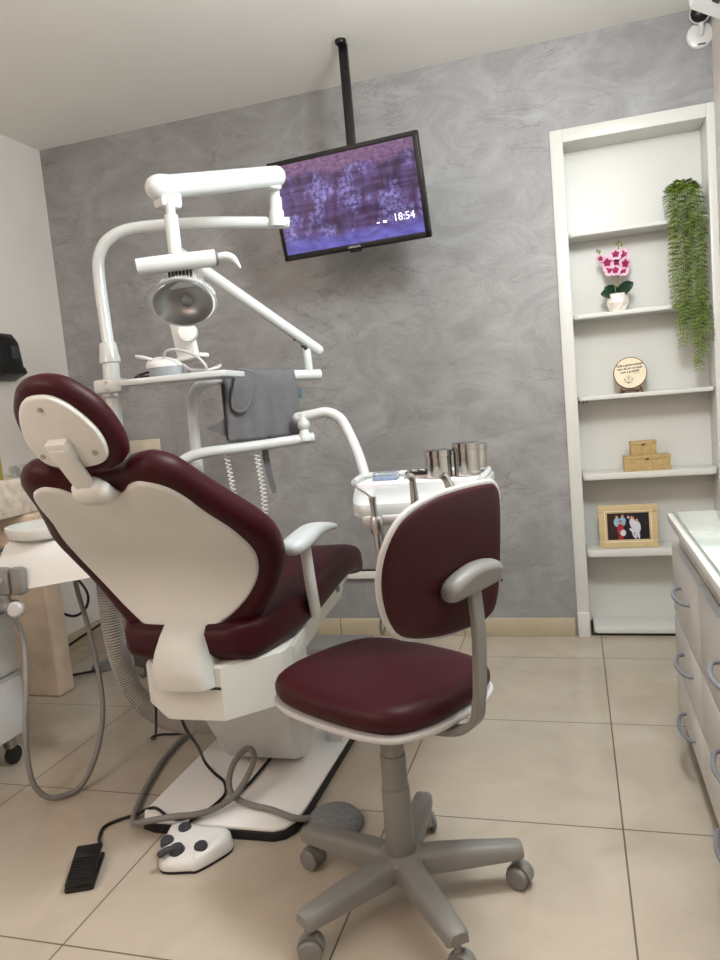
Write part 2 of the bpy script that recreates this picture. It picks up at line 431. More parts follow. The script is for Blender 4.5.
for i, z in enumerate(SHELF_Z):
    th = (0.016, 0.018, 0.018, 0.026, 0.030, 0.026)[i]
    x0 = SX0+(0.0, 0.0, 0.0, 0.0, 0.0, 0.012)[i]
    rr = 0.028
    poly = [(SX1, YB+0.143), (x0, YB+0.143)]
    yf = YB-0.012
    for k in range(7):
        a = PI + PI/2*k/6
        poly.append((x0+rr+rr*math.cos(a), yf+rr+rr*math.sin(a)))
    for k in range(7):
        a = -PI/2 + PI/2*k/6
        poly.append((SX1-rr+rr*math.cos(a), yf+rr+rr*math.sin(a)))
    G().prism(poly, z-th, z, bevel=0.003).build('shelf', M_lam, shelf)
G().box(((SX0+SX1)/2, YB+0.07, 0.007), (SX1-SX0-0.004, 0.13, 0.014)).build('plinth', M_dark, shelf)
g = G()
for dx in (0.004, 0.022, 0.034): g.cyl((SX0+dx, YB-0.0085, 1.031), (SX0+dx, YB+0.004, 1.031), 0.004)
g.build('shelf_pin', M_dark, shelf)

# ---- security camera on the back wall
cx, cz = 0.548, 2.408
sc = thing('security_camera', 'small round-based camera with black ball lens high in the corner', 'camera', (cx, YB, cz))
g = G().lathe([(0.047, 0), (0.049, 0.004), (0.045, 0.011), (0.03, 0.016), (0.0, 0.017)], (cx, YB, cz), (0, -1, 0), 40)
g.box((cx+0.004, YB-0.0145, cz-0.036), (0.028, 0.004, 0.006), 0.001, 1)
g.build('base', [M_plastic, M_greyd], sc)
G().tube([(cx, YB-0.014, cz), (cx, YB-0.035, cz+0.012), (cx, YB-0.05, cz+0.05)], [0.014, 0.009, 0.011], smooth=5).build('stalk', M_plastic, sc)
h = G().sphere((cx-0.006, YB-0.055, cz+0.062), 0.034, sc=(1, 0.8, 1)).build('head', M_blackp, sc)
G().lathe([(0.037, 0), (0.038, 0.01), (0.03, 0.03), (0.0, 0.036)], (cx-0.004, YB-0.05, cz+0.064), (0.1, 0.8, 0.1), 28).build('rear_cover', M_plastic, sc)

# ---- white box unit on the right wall, above the picture edge
ZW = 2.09
ac = thing('wall_unit', 'white slotted appliance high on the wall just above the small security camera', 'air conditioner', (0.59, 2.18, 2.17))
poly = [(0.588, 2.47), (0.588, ZW), (0.402, 2.200), (0.398, 2.215), (0.40, 2.33), (0.42, 2.47)]
g = G()
rings = [[Vector((x, y, z)) for x, z in poly] for y in (2.57, 1.80)]
g.loft(rings); g.build('casing', M_plastic, ac)
sl_ = math.atan2(2.200-ZW, 0.186)
for xx, ww in ((0.455, 0.022), (0.525, 0.03)):
    G().box((xx, 2.17, 2.200-(xx-0.402)*math.tan(sl_)), (ww, 0.62, 0.010), 0.002, rot=(0, sl_, 0)).build('outlet_slot', M_dark, ac)

# ============================================================ TELEVISION
tvx, tvy, tvz, tva, tvt = -0.806, 2.90, 1.909, -0.1, 0.235
rv = Vector((math.cos(tva), math.sin(tva), 0)); nv = Vector((math.sin(tva)*math.cos(tvt), -math.cos(tva)*math.cos(tvt), -math.sin(tvt)))
uv = nv.cross(rv)
TVM = Matrix(((rv.x, nv.x*-1, uv.x), (rv.y, -nv.y, uv.y), (rv.z, -nv.z, uv.z)))   # local: x right, y away, z up
tv = bpy.data.objects.new('television', None); scene.collection.objects.link(tv)
tv.matrix_basis = Matrix.Translation((tvx, tvy, tvz)) @ TVM.to_4x4()
tag(tv, 'flat black television showing a purple canyon and the time 18:54', 'television')
TW, TH = 0.63, 0.382
def loc(p): return tv.matrix_basis @ Vector(p)
TM = tv.matrix_basis
g = G()
bz = 0.021; bb = 0.026
def tbox(g, c, s, bev, m=0):
    q = G().box(c, s, bev, m)
    for i, p in enumerate(q.v): q.v[i] = TM @ p
    o = len(g.v); g.v += q.v; g.f += [[k+o for k in f] for f in q.f]; g.m += q.m
tbox(g, (0, 0.004, TH/2-bz/2), (TW, 0.03, bz), 0.004); tbox(g, (0, 0.004, -TH/2+bb/2), (TW, 0.03, bb), 0.004)
tbox(g, (-TW/2+bz/2, 0.004, 0), (bz, 0.03, TH), 0.004); tbox(g, (TW/2-bz/2, 0.004, 0), (bz, 0.03, TH), 0.004)
g.build('bezel', M_blackp, tv)
g = G(); tbox(g, (0, 0.03, 0), (TW-0.02, 0.03, TH-0.02), 0.008); tbox(g, (0, 0.05, -0.02), (TW*0.7, 0.03, TH*0.6), 0.01)
g.build('rear_shell', M_blackp, tv)
def screen_material():
    m = bpy.data.materials.new('canyon_screen'); m.use_nodes = True; nt = m.node_tree; L = nt.links
    b = nt.nodes['Principled BSDF']; b.inputs['Base Color'].default_value = (0.01, 0.01, 0.012, 1); b.inputs['Roughness'].default_value = 0.12
    tc = nt.nodes.new('ShaderNodeTexCoord')
    def noise(sx, sz, det, dist, off=0):
        mp = nt.nodes.new('ShaderNodeMapping'); mp.inputs['Scale'].default_value = (sx, 1, sz); mp.inputs['Location'].default_value = (off, 0, 0)
        n = nt.nodes.new('ShaderNodeTexNoise'); n.inputs['Scale'].default_value = 1; n.inputs['Detail'].default_value = det; n.inputs['Distortion'].default_value = dist
        L.new(tc.outputs['Object'], mp.inputs['Vector']); L.new(mp.outputs['Vector'], n.inputs['Vector']); return n
    def ramp(src, stops):
        r = nt.nodes.new('ShaderNodeValToRGB'); e = r.color_ramp.elements
        e[0].position, e[0].color = stops[0]; e[1].position, e[1].color = stops[1]
        for p, c in stops[2:]: q = e.new(p); q.color = c
        L.new(src, r.inputs['Fac']); return r
    def mixc(f, a, c, mode='MIX'):
        x = nt.nodes.new('ShaderNodeMixRGB'); x.blend_type = mode
        if isinstance(f, float): x.inputs[0].default_value = f
        else: L.new(f, x.inputs[0])
        L.new(a, x.inputs[1]); L.new(c, x.inputs[2]); return x
    cliffs = ramp(noise(34, 9, 7, 0.5).outputs['Fac'], [(0.34, s2l((62, 40, 78))), (0.5, s2l((92, 64, 112)))])
    cliffs.color_ramp.elements.new(0.62).color = s2l((96, 76, 134))
    snow = ramp(noise(13, 8, 10, 0.5, 3.1).outputs['Fac'], [(0.50, (0, 0, 0, 1)), (0.60, (1, 1, 1, 1))])
    snowc = ramp(noise(60, 60, 4, 0).outputs['Fac'], [(0.40, s2l((84, 68, 128))), (0.62, s2l((152, 140, 204)))])
    c = mixc(snow.outputs['Color'], cliffs.outputs['Color'], snowc.outputs['Color'])
    strata = ramp(noise(5, 46, 5, 0.6, 5.0).outputs['Fac'], [(0.40, (0.55, 0.52, 0.56, 1)), (0.56, (1.1, 1.1, 1.1, 1))])
    c = mixc(1.0, c.outputs['Color'], strata.outputs['Color'], 'MULTIPLY')
    sep = nt.nodes.new('ShaderNodeSeparateXYZ'); L.new(tc.outputs['Object'], sep.inputs[0])
    wob = noise(9, 9, 5, 0.5, 7.0)
    ma = nt.nodes.new('ShaderNodeMath'); ma.operation = 'MULTIPLY_ADD'; ma.inputs[1].default_value = 0.08
    L.new(wob.outputs['Fac'], ma.inputs[0]); L.new(sep.outputs['Z'], ma.inputs[2])
    def remap(z0, z1):
        q = nt.nodes.new('ShaderNodeMapRange'); q.inputs['From Min'].default_value = z0; q.inputs['From Max'].default_value = z1
        L.new(ma.outputs[0], q.inputs['Value']); return q
    top = ramp(noise(50, 90, 6, 0.5, 1.0).outputs['Fac'], [(0.3, s2l((92, 62, 108))), (0.7, s2l((150, 112, 150)))])
    c = mixc(remap(0.150, 0.165).outputs[0], c.outputs['Color'], top.outputs['Color'])
    low = ramp(noise(14, 30, 5, 0.6, 2.0).outputs['Fac'], [(0.3, s2l((84, 74, 156))), (0.7, s2l((124, 118, 214)))])
    c = mixc(remap(-0.06, -0.10).outputs[0], c.outputs['Color'], low.outputs['Color'])
    L.new(c.outputs['Color'], b.inputs['Emission Color']); b.inputs['Emission Strength'].default_value = 0.85
    return m
M_screen = screen_material()
M_glow = mat('screen_white_text', (230, 230, 245), 0.5, emis=((235, 235, 250), 0.9))
g = G(); tbox(g, (0, -0.0095, (bb-bz)/2), (TW-2*bz+0.004, 0.004, TH-bz-bb+0.004), 0)
scr = g.build('screen', M_screen, tv, flat=True)
TX = TM @ Matrix.Translation((0, -0.0122, 0)) @ Euler((PI/2, 0, 0)).to_matrix().to_4x4()
g = G(); text_into(g, '18:54', 0.040, TX @ Matrix.Translation((0.222, -0.098, 0))); g.build('clock_readout', M_glow, scr, flat=True)
G().add([TX @ Vector(p) for p in ((0.135, -0.109, 0), (0.150, -0.109, 0), (0.150, -0.100, 0), (0.135, -0.100, 0))], [[0, 1, 2, 3]]).build('weather_icon', M_glow, scr, flat=True)
G().add([TX @ Vector(p) for p in ((0.108, -0.107, 0), (0.121, -0.107, 0), (0.121, -0.103, 0), (0.108, -0.103, 0))], [[0, 1, 2, 3]]).build('temperature_readout', M_glow, scr, flat=True)
g = G(); text_into(g, 'SAMSUNG', 0.0115, TM @ Matrix.Translation((0.0, -0.0116, -TH/2+bb/2)) @ Euler((PI/2, 0, 0)).to_matrix().to_4x4())
g.build('brand_lettering', M_lightgrey, tv, flat=True)
g = G(); tbox(g, (0.0, 0.0, -TH/2-0.003), (0.05, 0.014, 0.01), 0.003); g.build('sensor_pod', M_blackp, tv)

mt = thing('ceiling_bracket', 'black perforated pole hanging the television from the ceiling', 'tv mount', (-0.772, 2.93, ZC))
px, py = -0.786, 2.925
G().lathe([(0.022, 0), (0.022, 0.006), (0.02, 0.014), (0.0, 0.014)], (px, py, ZC), (0, 0, -1), 24).build('ceiling_flange', M_blackp, mt)
g = G().box((px, py+0.03, (ZC+1.86)/2), (0.034, 0.026, ZC-1.862), 0.003)
g.build('pole', M_blackp, mt)
for z in (2.46, 2.40, 2.30, 2.20): G().cyl((px, py+0.0175, z), (px, py+0.0155, z), 0.003).build('adjustment_hole', M_rubber, mt)
G().box((px, py+0.03, 1.9), (0.16, 0.035, 0.14), 0.004, rot=(-0.0, 0, tva)).build('mounting_plate', M_blackp, mt)

# ============================================================ DENTAL CHAIR
CX = -1.0
ch = thing('dental_chair', 'burgundy padded dental chair with ivory shell reclined on a white base', 'dental chair', (CX, 1.95, 0))
# base plate
poly = [(-1.165, 1.656), (-0.815, 1.662), (-0.785, 1.677), (-0.767, 1.712), (-0.760, 1.78), (-0.760, 2.55), (-1.225, 2.55), (-1.225, 1.70), (-1.205, 1.668)]
G().prism(poly, 0.0, 0.026, bevel=0.004).build('base_edge', M_rubber, ch)
G().prism(inset(poly, 0.004), 0.024, 0.036, bevel=0.005).build('base_plate', M_base, ch)
# lift cover under the seat body
g = G()
def ring(x0, x1, y0, y1, z, c):
    return [Vector(p+(z,)) for p in [(x0+c, y0), (x1-c, y0), (x1, y0+c), (x1, y1-c), (x1-c, y1), (x0+c, y1), (x0, y1-c), (x0, y0+c)]]
g.loft([ring(-1.085, -0.865, 2.02, 2.07, 0.042, 0.02), ring(-1.10, -0.845, 1.96, 2.07, 0.075, 0.02), ring(-1.105, -0.80, 1.86, 2.07, 0.23, 0.02), ring(-1.105, -0.78, 1.78, 2.07, 0.36, 0.02)])
g.build('lift_cover', M_plastic, ch, 30)
G().box((-1.135, 2.13, 0.10), (0.07, 0.12, 0.135), 0.006).build('cover_foot', M_plastic, ch)
G().box((-0.80, 2.20, 0.065), (0.05, 0.09, 0.06), 0.006).build('cover_foot', M_plastic, ch)
# seat body
def bring(z, e=0.0, cut=0.0):
    L_, R_ = CX-0.125+e, CX+0.235-e
    return [Vector((x, y, z)) for x, y in [(-1.085+cut, 1.615+e), (-0.888, 1.615+e), (R_-0.005, 1.735+e), (R_, 1.76), (R_, 1.90-e), (L_, 1.90-e), (L_, 1.68), (-1.115+cut, 1.64+e)]]
g = G(); g.loft([bring(0.345, 0.012, 0.045), bring(0.352, 0.0, 0.035), bring(0.385, 0, 0.0), bring(0.47, 0), bring(0.490, 0.0), bring(0.496, 0.012)])
g.build('seat_body', M_ivory, ch, 25)
# rear hinge cover running up to the backrest
prof = [(0.436, 1.622, 0.082, 0.016), (0.445, 1.575, 0.083, 0.028), (0.49, 1.560, 0.080, 0.034), (0.54, 1.568, 0.069, 0.034), (0.575, 1.590, 0.062, 0.032), (0.595, 1.620, 0.063, 0.03), (0.61, 1.67, 0.064, 0.03)]
g = G(); rings = []
for z, yb, hw, r in prof:
    rings.append([Vector((CX+0.013+x, y, z)) for x, y in [(-hw, yb+0.12), (-hw, yb+r), (-hw+r*0.3, yb+r*0.3), (-hw+r, yb), (0, yb-0.004), (hw-r, yb), (hw-r*0.3, yb+r*0.3), (hw, yb+r), (hw, yb+0.12)]])
g.loft(rings); g.build('hinge_cover', M_ivory, ch, 50)
G().box((CX+0.06, 1.6155, 0.4375), (0.10, 0.010, 0.006), 0.001).build('cover_gap', M_dark, ch)
# seat cushion: profile lofted across its width
top = [(1.64, .600), (1.72, .604), (1.85, .616), (2.0, .632), (2.15, .650), (2.26, .660), (2.33, .656), (2.395, .640), (2.445, .610), (2.468, .585)]
P = spline([(0, a, b) for a, b in top], 4)
g = G(); rings = []
for i, p in enumerate(P):
    t = i/(len(P)-1)
    hw = 0.262 + 0.006*math.sin(PI*t) - 0.012*max(0, (t-0.8)/0.2)
    hw -= 0.095*max(0, 1-t/0.34)**1.6
    th = 0.112 - 0.045*max(0, (t-0.65)/0.35)
    if t < 0.06: th *= 0.75+0.25*t/0.06
    sec = []
    n = 32
    for k in range(n):
        a = 2*PI*k/n; c, s = math.cos(a), math.sin(a)
        x = hw*math.copysign(abs(c)**0.30, c); z = th/2*math.copysign(abs(s)**0.62, s)
        bol = 0.016*(abs(x)/hw)**4 if s > 0 else 0
        sec.append(Vector((CX+x, p.y, p.z-th/2+z+bol-0.008)))
    rings.append(sec)
e0 = [Vector((CX+(q.x-CX)*0.86, q.y-0.018, (q.z-rings[0][0].z)*0.6+rings[0][0].z)) for q in rings[0]]
e1 = [Vector((CX+(q.x-CX)*0.93, q.y+0.016, (q.z-rings[-1][0].z)*0.6+rings[-1][0].z)) for q in rings[-1]]
g.loft([e0]+rings+[e1]); g.build('seat_cushion', M_vinyl, ch, 60)
# white pan under the seat
g = G(); rings = []
for y, zt, zb, hw in [(1.90, .515, .470, .225), (2.10, .530, .480, .228), (2.36, .560, .515, .228), (2.43, .560, .535, .215)]:
    rings.append([Vector((CX+x, y, z)) for x, z in [(-hw, zb+.012), (-hw, zt), (hw, zt), (hw, zb+.012), (hw-.02, zb), (-hw+.02, zb)]])
g.loft(rings); g.build('seat_pan', M_ivory, ch, 25)
# side panel with small plate
for s in (1,):
    xo = CX+s*0.245
    poly = [(1.80, 0.440), (1.80, 0.484), (1.90, 0.512), (2.05, 0.545), (2.24, 0.592), (2.262, 0.586), (2.262, 0.520), (2.235, 0.495), (2.02, 0.475), (1.95, 0.455)]
    g = G(); T = Matrix(((0, 0, 1, xo-0.030 if s > 0 else xo+0.004), (1, 0, 0, 0), (0, 1, 0, 0), (0, 0, 0, 1)))
    g.prism(poly, 0.0, 0.026, bevel=0.004, T=T)
    p = g.build('side_panel', M_ivory, ch, 30)
    if s > 0:
        G().box((xo-0.0035, 2.205, 0.53), (0.002, 0.030, 0.017), 0.0005).build('badge', M_greyd, p)
# armrest (right of the sitter)
ar = G().tube([(-0.730, 1.905, 0.545), (-0.722, 1.87, 0.655), (-0.715, 1.845, 0.755)], 0.021, n=10, smooth=4)
for i, q in enumerate(ar.v): q.x = -0.722+(q.x+0.722)*0.7
ar.build('armrest_post', M_plastic, ch, 50)
ap = [(1.715, .770, .030, .019), (1.75, .773, .036, .023), (1.81, .778, .036, .024), (1.87, .784, .033, .021), (1.94, .780, .029, .017), (2.01, .771, .024, .012), (2.05, .763, .018, .009)]
g = G(); rings = []
A = spline([(a, b, 0) for a, b, c, d in ap], 4); Ws = interp([q[2] for q in ap], len(A)); Hs = interp([q[3] for q in ap], len(A))
for p, w, hh in zip(A, Ws, Hs):
    rings.append([Vector((-0.705+w*math.copysign(abs(math.cos(a))**.8, math.cos(a)), p.x, p.y+hh*math.copysign(abs(math.sin(a))**.8, math.sin(a)))) for a in [2*PI*k/20 for k in range(20)]])
def shr(R, dy, k):
    c = sum(R, Vector())/len(R); return [c+(q-c)*k+Vector((0, dy, 0)) for q in R]
g.loft([shr(rings[0], -.018, .3), shr(rings[0], -.013, .7)]+rings+[shr(rings[-1], .006, .7), shr(rings[-1], .009, .3)])
g.build('armrest_pad', M_armpad, ch, 60)
# backrest: curved profile in the side view
bp_ = [(1.640, .560), (1.672, .625), (1.668, .70), (1.625, .775), (1.545, .850), (1.460, .920), (1.378, .985), (1.30, 1.040), (1.25, 1.075)]
BP = spline([(0, a, b) for a, b in bp_], 12)
BS = [0.0]
for i in range(1, len(BP)): BS.append(BS[-1]+(BP[i]-BP[i-1]).length)
def bmap(u, s, w):
    s = max(0.0, min(s, BS[-1]-1e-6)); i = 0
    while i < len(BS)-2 and BS[i+1] < s: i += 1
    t = (s-BS[i])/(BS[i+1]-BS[i]); p = BP[i].lerp(BP[i+1], t)
    i0 = max(0, i-3); i1 = min(len(BP)-1, i+4)
    T = (BP[i1]-BP[i0]).normalized(); N = Vector((0, T.z, -T.y))
    q = p + N*(w + 0.05*u*u)      # wings curve forward a little
    return Vector((CX-0.009+u, q.y, q.z))
half = [(0.0, 0.0), (0.10, 0.012), (0.19, 0.052), (0.250, 0.11), (0.294, 0.18), (0.308, 0.25), (0.299, 0.32), (0.266, 0.40), (0.237, 0.47), (0.217, 0.53), (0.194, 0.582), (0.150, 0.612), (0.102, 0.606), (0.064, 0.586), (0.0, 0.576)]
out = half + [(-u, s) for u, s in half[-2:0:-1]]
g = G(); g.cushion(closed_curve(out, 4), bmap, 0.074, rim=0.037, crown=0.01)
br_ = g.build('backrest', M_vinyl, ch, 60)
half = [(0.0, 0.010), (0.07, 0.015), (0.132, 0.052), (0.19, 0.105), (0.230, 0.165), (0.248, 0.23), (0.246, 0.29), (0.232, 0.36), (0.208, 0.43), (0.190, 0.505), (0.166, 0.556), (0.125, 0.580), (0.088, 0.568), (0.056, 0.542), (0.0, 0.530)]
out = half + [(-u, s) for u, s in half[-2:0:-1]]
g = G(); g.cushion(closed_curve(out, 4), lambda u, s, w: bmap(u, s, w-0.008), 0.02, rim=0.008, crown_back=0.016)
g.build('backrest_shell', M_ivory, br_, 60)
# headrest
h0 = Vector((CX, 1.350, 1.010)); ht = Vector((0, -0.155, 0.225)).normalized(); hn = Vector((0, ht.z, -ht.y))
def hmap(u, s, w): return h0 + ht*s + hn*(w+0.5*u*u) + Vector((u, 0, 0))
half = [(0.0, 0.012), (0.06, 0.014), (0.095, 0.032), (0.111, 0.065), (0.113, 0.115), (0.102, 0.168), (0.077, 0.210), (0.045, 0.239), (0.0, 0.249)]
out = half + [(-u, s) for u, s in half[-2:0:-1]]
g = G(); g.cushion(closed_curve(out, 5), hmap, 0.052, rim=0.025, crown=0.008); hr = g.build('headrest', M_vinyl, ch, 60)
half = [(0.0, 0.040), (0.05, 0.044), (0.078, 0.060), (0.089, 0.094), (0.087, 0.130), (0.074, 0.166), (0.054, 0.198), (0.029, 0.218), (0.0, 0.223)]
out = half + [(-u, s) for u, s in half[-2:0:-1]]
g = G(); g.cushion(closed_curve(out, 5), lambda u, s, w: hmap(u, s, w-0.012), 0.016, rim=0.006, crown_back=0.006)
g.build('headrest_shell', M_ivory, hr, 60)
for u, s in ((0, 0.196), (-0.063, 0.080), (0.063, 0.080)):
    p = hmap(u, s, -0.017)
    G().lathe([(0.0055, 0), (0.0055, 0.003), (0.003, 0.0045), (0.0, 0.0045)], p+hn*0.002, -hn, 12).build('screw', M_chrome, hr)
# headrest link
g = G(); rings = []
for q, w, d in [((1.395, .974), .042, .018), ((1.376, .970), .048, .030), ((1.352, .984), .046, .032), ((1.338, .998), .038, .027), ((1.333, 1.006), .028, .018)]:
    rings.append([Vector((CX+w*math.copysign(abs(math.cos(a))**.7, math.cos(a)), q[0]+d*0.5*math.sin(a), q[1]+d*0.62*math.sin(a))) for a in [2*PI*k/20 for k in range(20)]])
g.loft(rings); g.build('link_mount', M_ivory, ch, 60)
a = Vector((CX, 1.352, 0.978)); b = hmap(0, 0.112, -0.030); d = (b-a).normalized(); nrm = Vector((0, d.z, -d.y))
mid = (a+b)/2; R3 = Matrix(((1, 0, 0), (0, nrm.y, d.y), (0, nrm.z, d.z)))
G().box(mid, (0.046, 0.022, (b-a).length), 0.008, rot=R3).build('headrest_link', M_plastic, ch)
G().box(hmap(0, 0.10, -0.022), (0.05, 0.03, 0.05), 0.006, rot=Matrix(((1, 0, 0), (0, hn.y, ht.y), (0, hn.z, ht.z)))).build('link_head', M_plastic, ch)

# ============================================================ OPERATING LIGHT COLUMN (left of chair)
TR = 0.0185
li = thing('operating_light', 'white column and jointed arm carrying the clear oval treatment lamp', 'treatment light', (-1.35, 1.96, 0.5))
g = G().tube([(-1.129, 1.87, 0.455), (-1.25, 1.93, 0.458), (-1.32, 1.945, 0.475), (-1.34, 1.947, 0.52), (-1.345, 1.952, 0.60), (-1.364, 1.999, 1.039), (-1.368, 2.02, 1.235)], 0.024, smooth=6)
g.build('lower_column', M_enamel, li)
g = G().cyl((-1.3675, 2.013, 1.2), (-1.371, 2.03, 1.335), 0.026, bevel=0.003)
g.lathe([(0.026, 0), (0.032, 0.004), (0.032, 0.016), (0.029, 0.03), (0.026, 0.06), (0.0235, 0.066)], (-1.371, 2.027, 1.305), (-0.05, 0.05, 1), 28)
g.build('collar', M_enamel, li)
G().tube([(-1.372, 2.032, 1.34), (-1.381, 2.04, 1.43), (-1.391, 2.053, 1.58), (-1.385, 2.062, 1.645), (-1.352, 2.076, 1.692), (-1.275, 2.102, 1.717), (-1.081, 2.159, 1.715), (-0.95, 2.22, 1.709), (-0.834, 2.283, 1.703)], TR, smooth=8).build('upper_column', M_enamel, li)
g = G().lathe([(0.024, 0), (0.024, 0.045), (0.02, 0.05), (0.02, 0.085), (0.015, 0.09), (0.015, 0.12)], (-0.862, 2.25, 1.690), (0.05, -0.04, 1), 24)
g.build('swivel_joint', M_enamel, li)
# balance arm
a = Vector((-0.842, 2.232, 1.834)); b = Vector((-1.036, 1.856, 1.741))
g = G().tube([a, b], 0.0315, n=24, smooth=0, cap='round')
g.build('balance_arm', M_enamel, li)
d = (b-a).normalized()
g = G().lathe([(0.0325, -0.03), (0.035, -0.012), (0.035, 0.004), (0.0325, 0.017), (0.027, 0.028), (0.018, 0.036), (0.008, 0.040), (0.0, 0.0405)], b, d, 28)
g.box(b+Vector((0, 0, -0.035))-d*0.02, (0.05, 0.07, 0.05), 0.014, rot=(0, 0, -0.48))
g.build('arm_end_cap', M_enamel, li)
g = G().box(a+Vector((-0.012, -0.012, -0.030)), (0.040, 0.05, 0.024), 0.008, rot=(0, 0, -0.48))
g.build('arm_joint_cap', M_enamel, li)
g = G().cyl((-1.014, 1.860, 1.72), (-1.012, 1.855, 1.66), 0.013); g.cyl((-1.012, 1.855, 1.665), (-1.006, 1.845, 1.53), 0.0185, bevel=0.002)
g.build('drop_post', M_enamel, li)
g = G().tube([(-1.082, 1.770, 1.524), (-1.045, 1.79, 1.528), (-0.99, 1.825, 1.534), (-0.906, 1.876, 1.541)], 0.023, n=24, smooth=4, cap='flat')
g.build('handle_bar', M_enamel, li)
G().tube([(-0.907, 1.875, 1.541), (-0.902, 1.879, 1.5415)], 0.0195, smooth=0).build('handle_socket', M_greyd, li)
G().tube([(-0.91, 1.89, 1.545), (-0.885, 1.90, 1.547), (-0.865, 1.905, 1.538), (-0.848, 1.905, 1.512)], [0.010, 0.012, 0.009, 0.003], smooth=6).build('hook', M_plastic, li)
hx, hy, hz = -0.998, 1.850, 1.436
g = G().box((hx-0.006, hy+0.03, 1.498), (0.085, 0.06, 0.06), 0.008)
head = g.build('lamp_head', M_plastic, li)
g = G()
for k in range(7): g.box((hx-0.036+k*0.011, hy-0.0015, 1.502), (0.0045, 0.005, 0.036), 0.001)
g.build('vent_slot', M_dark, head)
ax = Vector((0.10, -0.80, -0.55)).normalized()
T = Matrix.Translation((hx, hy, hz)) @ ax.to_track_quat('Z', 'Y').to_matrix().to_4x4()
g = G(); rings = []
for r, w in [(0.10, -0.03), (0.5, -0.028), (0.8, -0.012), (0.96, 0.008), (0.985, 0.012)]:
    rings.append([T @ Vector((0.080*r*math.cos(2*PI*k/36), 0.058*r*math.sin(2*PI*k/36), w)) for k in range(36)])
g.loft(rings, cap=False); g.build('reflector', mat('lamp_reflector', (150, 150, 150), 0.38, metal=0.8, noise=(30, 0.1)), head)
g = G(); g.sphere(T @ Vector((0.01, 0.002, 0.0)), 0.016, sc=(1, 1, 1)); g.build('bulb_holder', M_greyd, head)
g = G(); rings = []
for i in range(9):
    t = i/8*PI/2
    r, w = math.cos(t)**0.8, 0.010+0.042*math.sin(t)
    rings.append([T @ Vector((0.091*max(r, .02)*math.cos(2*PI*k/44), 0.069*max(r, .02)*math.sin(2*PI*k/44), w)) for k in range(44)])
g.loft(rings, cap=False); g.build('clear_shield', M_clear, head)
g = G()
for k in range(36):
    a = PI*0.04+PI*0.92*k/35
    p = T @ Vector((0.088*math.cos(a), 0.066*math.sin(a), -0.002))
    g.box(p, (0.003, 0.022, 0.006), 0.001, rot=ax.to_track_quat('Y', 'Z').to_matrix())
g.tube([T @ Vector((0.0915*math.cos(2*PI*k/40), 0.0695*math.sin(2*PI*k/40), 0.010)) for k in range(41)], 0.0028, n=6, smooth=0)
g.build('shield_rim', mat('clear_rim_plastic', (206, 210, 210), 0.15, trans=0.35), head)

# ---- side tray clamped on the column
st = thing('side_tray', 'narrow white tray clamped to the column above the headrest', 'tray', (-1.365, 2.005, 1.22))
G().box((-1.352, 1.992, 1.236), (0.088, 0.082, 0.042), 0.010, rot=(0, 0, 0.22)).build('clamp', M_enamel, st)
g = G()
for dz in (-0.010, 0.011): g.cyl((-1.345, 1.9525, 1.236+dz), (-1.344, 1.9475, 1.236+dz), 0.005, n=12)
g.cyl((-1.366, 2.008, 1.205), (-1.366, 2.008, 1.218), 0.030)
g.build('clamp_screw', M_chrome, st)
poly = [(-1.30, 1.955), (-0.99, 1.985), (-0.972, 2.0), (-0.992, 2.175), (-1.012, 2.19), (-1.29, 2.16), (-1.315, 2.05)]
G().prism(poly, 1.231, 1.250, bevel=0.004).build('tray_top', M_enamel, st)

# ---- auxiliary arm (second jointed arm, further back)
au = thing('jointed_arm', 'white sprung arm sloping down to a short post behind the treatment lamp', 'arm', (-1.36, 2.0, 0.72))
g = G().tube([(-1.331, 1.995, 0.74), (-1.285, 2.06, 0.745), (-1.23, 2.16, 0.78), (-1.21, 2.20, 0.87), (-1.211, 2.21, 0.998), (-1.213, 2.22, 1.140), (-1.192, 2.21, 1.200), (-1.138, 2.212, 1.231), (-1.053, 2.270, 1.236), (-0.835, 2.452, 1.226)], 0.0185, smooth=8)
g.build('lower_arm', M_enamel, au)
G().cyl((-0.864, 2.427, 1.225), (-0.868, 2.430, 1.32), 0.014, bevel=0.002).build('post', M_enamel, au)
G().tube([(-0.832, 2.452, 1.309), (-1.185, 2.203, 1.645)], 0.0185, n=20, smooth=0, cap='round').build('spring_arm', M_enamel, au)
G().cyl((-0.895, 2.392, 1.348), (-0.893, 2.388, 1.346), 0.0035, n=10).build('pivot_screw', M_dark, au)
g = G(); g.box((-0.872, 2.424, 1.322), (0.03, 0.012, 0.01), 0.002, rot=(0, 0.6, -0.62))
g.build('pivot_screw', M_dark, au)
g = G()
g.box((-1.195, 2.225, 1.44), (0.075, 0.03, 0.28), 0.008, rot=(0.02, -0.12, -0.1))
yk = g.build('yoke', M_plastic, au)
g = G(); g.cyl((-1.16, 2.21, 1.392), (-1.148, 2.175, 1.392), 0.030, bevel=0.004); g.build('pivot_cap', M_plastic, yk)
G().box((-1.165, 2.215, 1.312), (0.11, 0.05, 0.014), 0.004, rot=(0, -0.1, -0.1)).build('ledge', M_plastic, yk)

yk.location.x -= 0.028
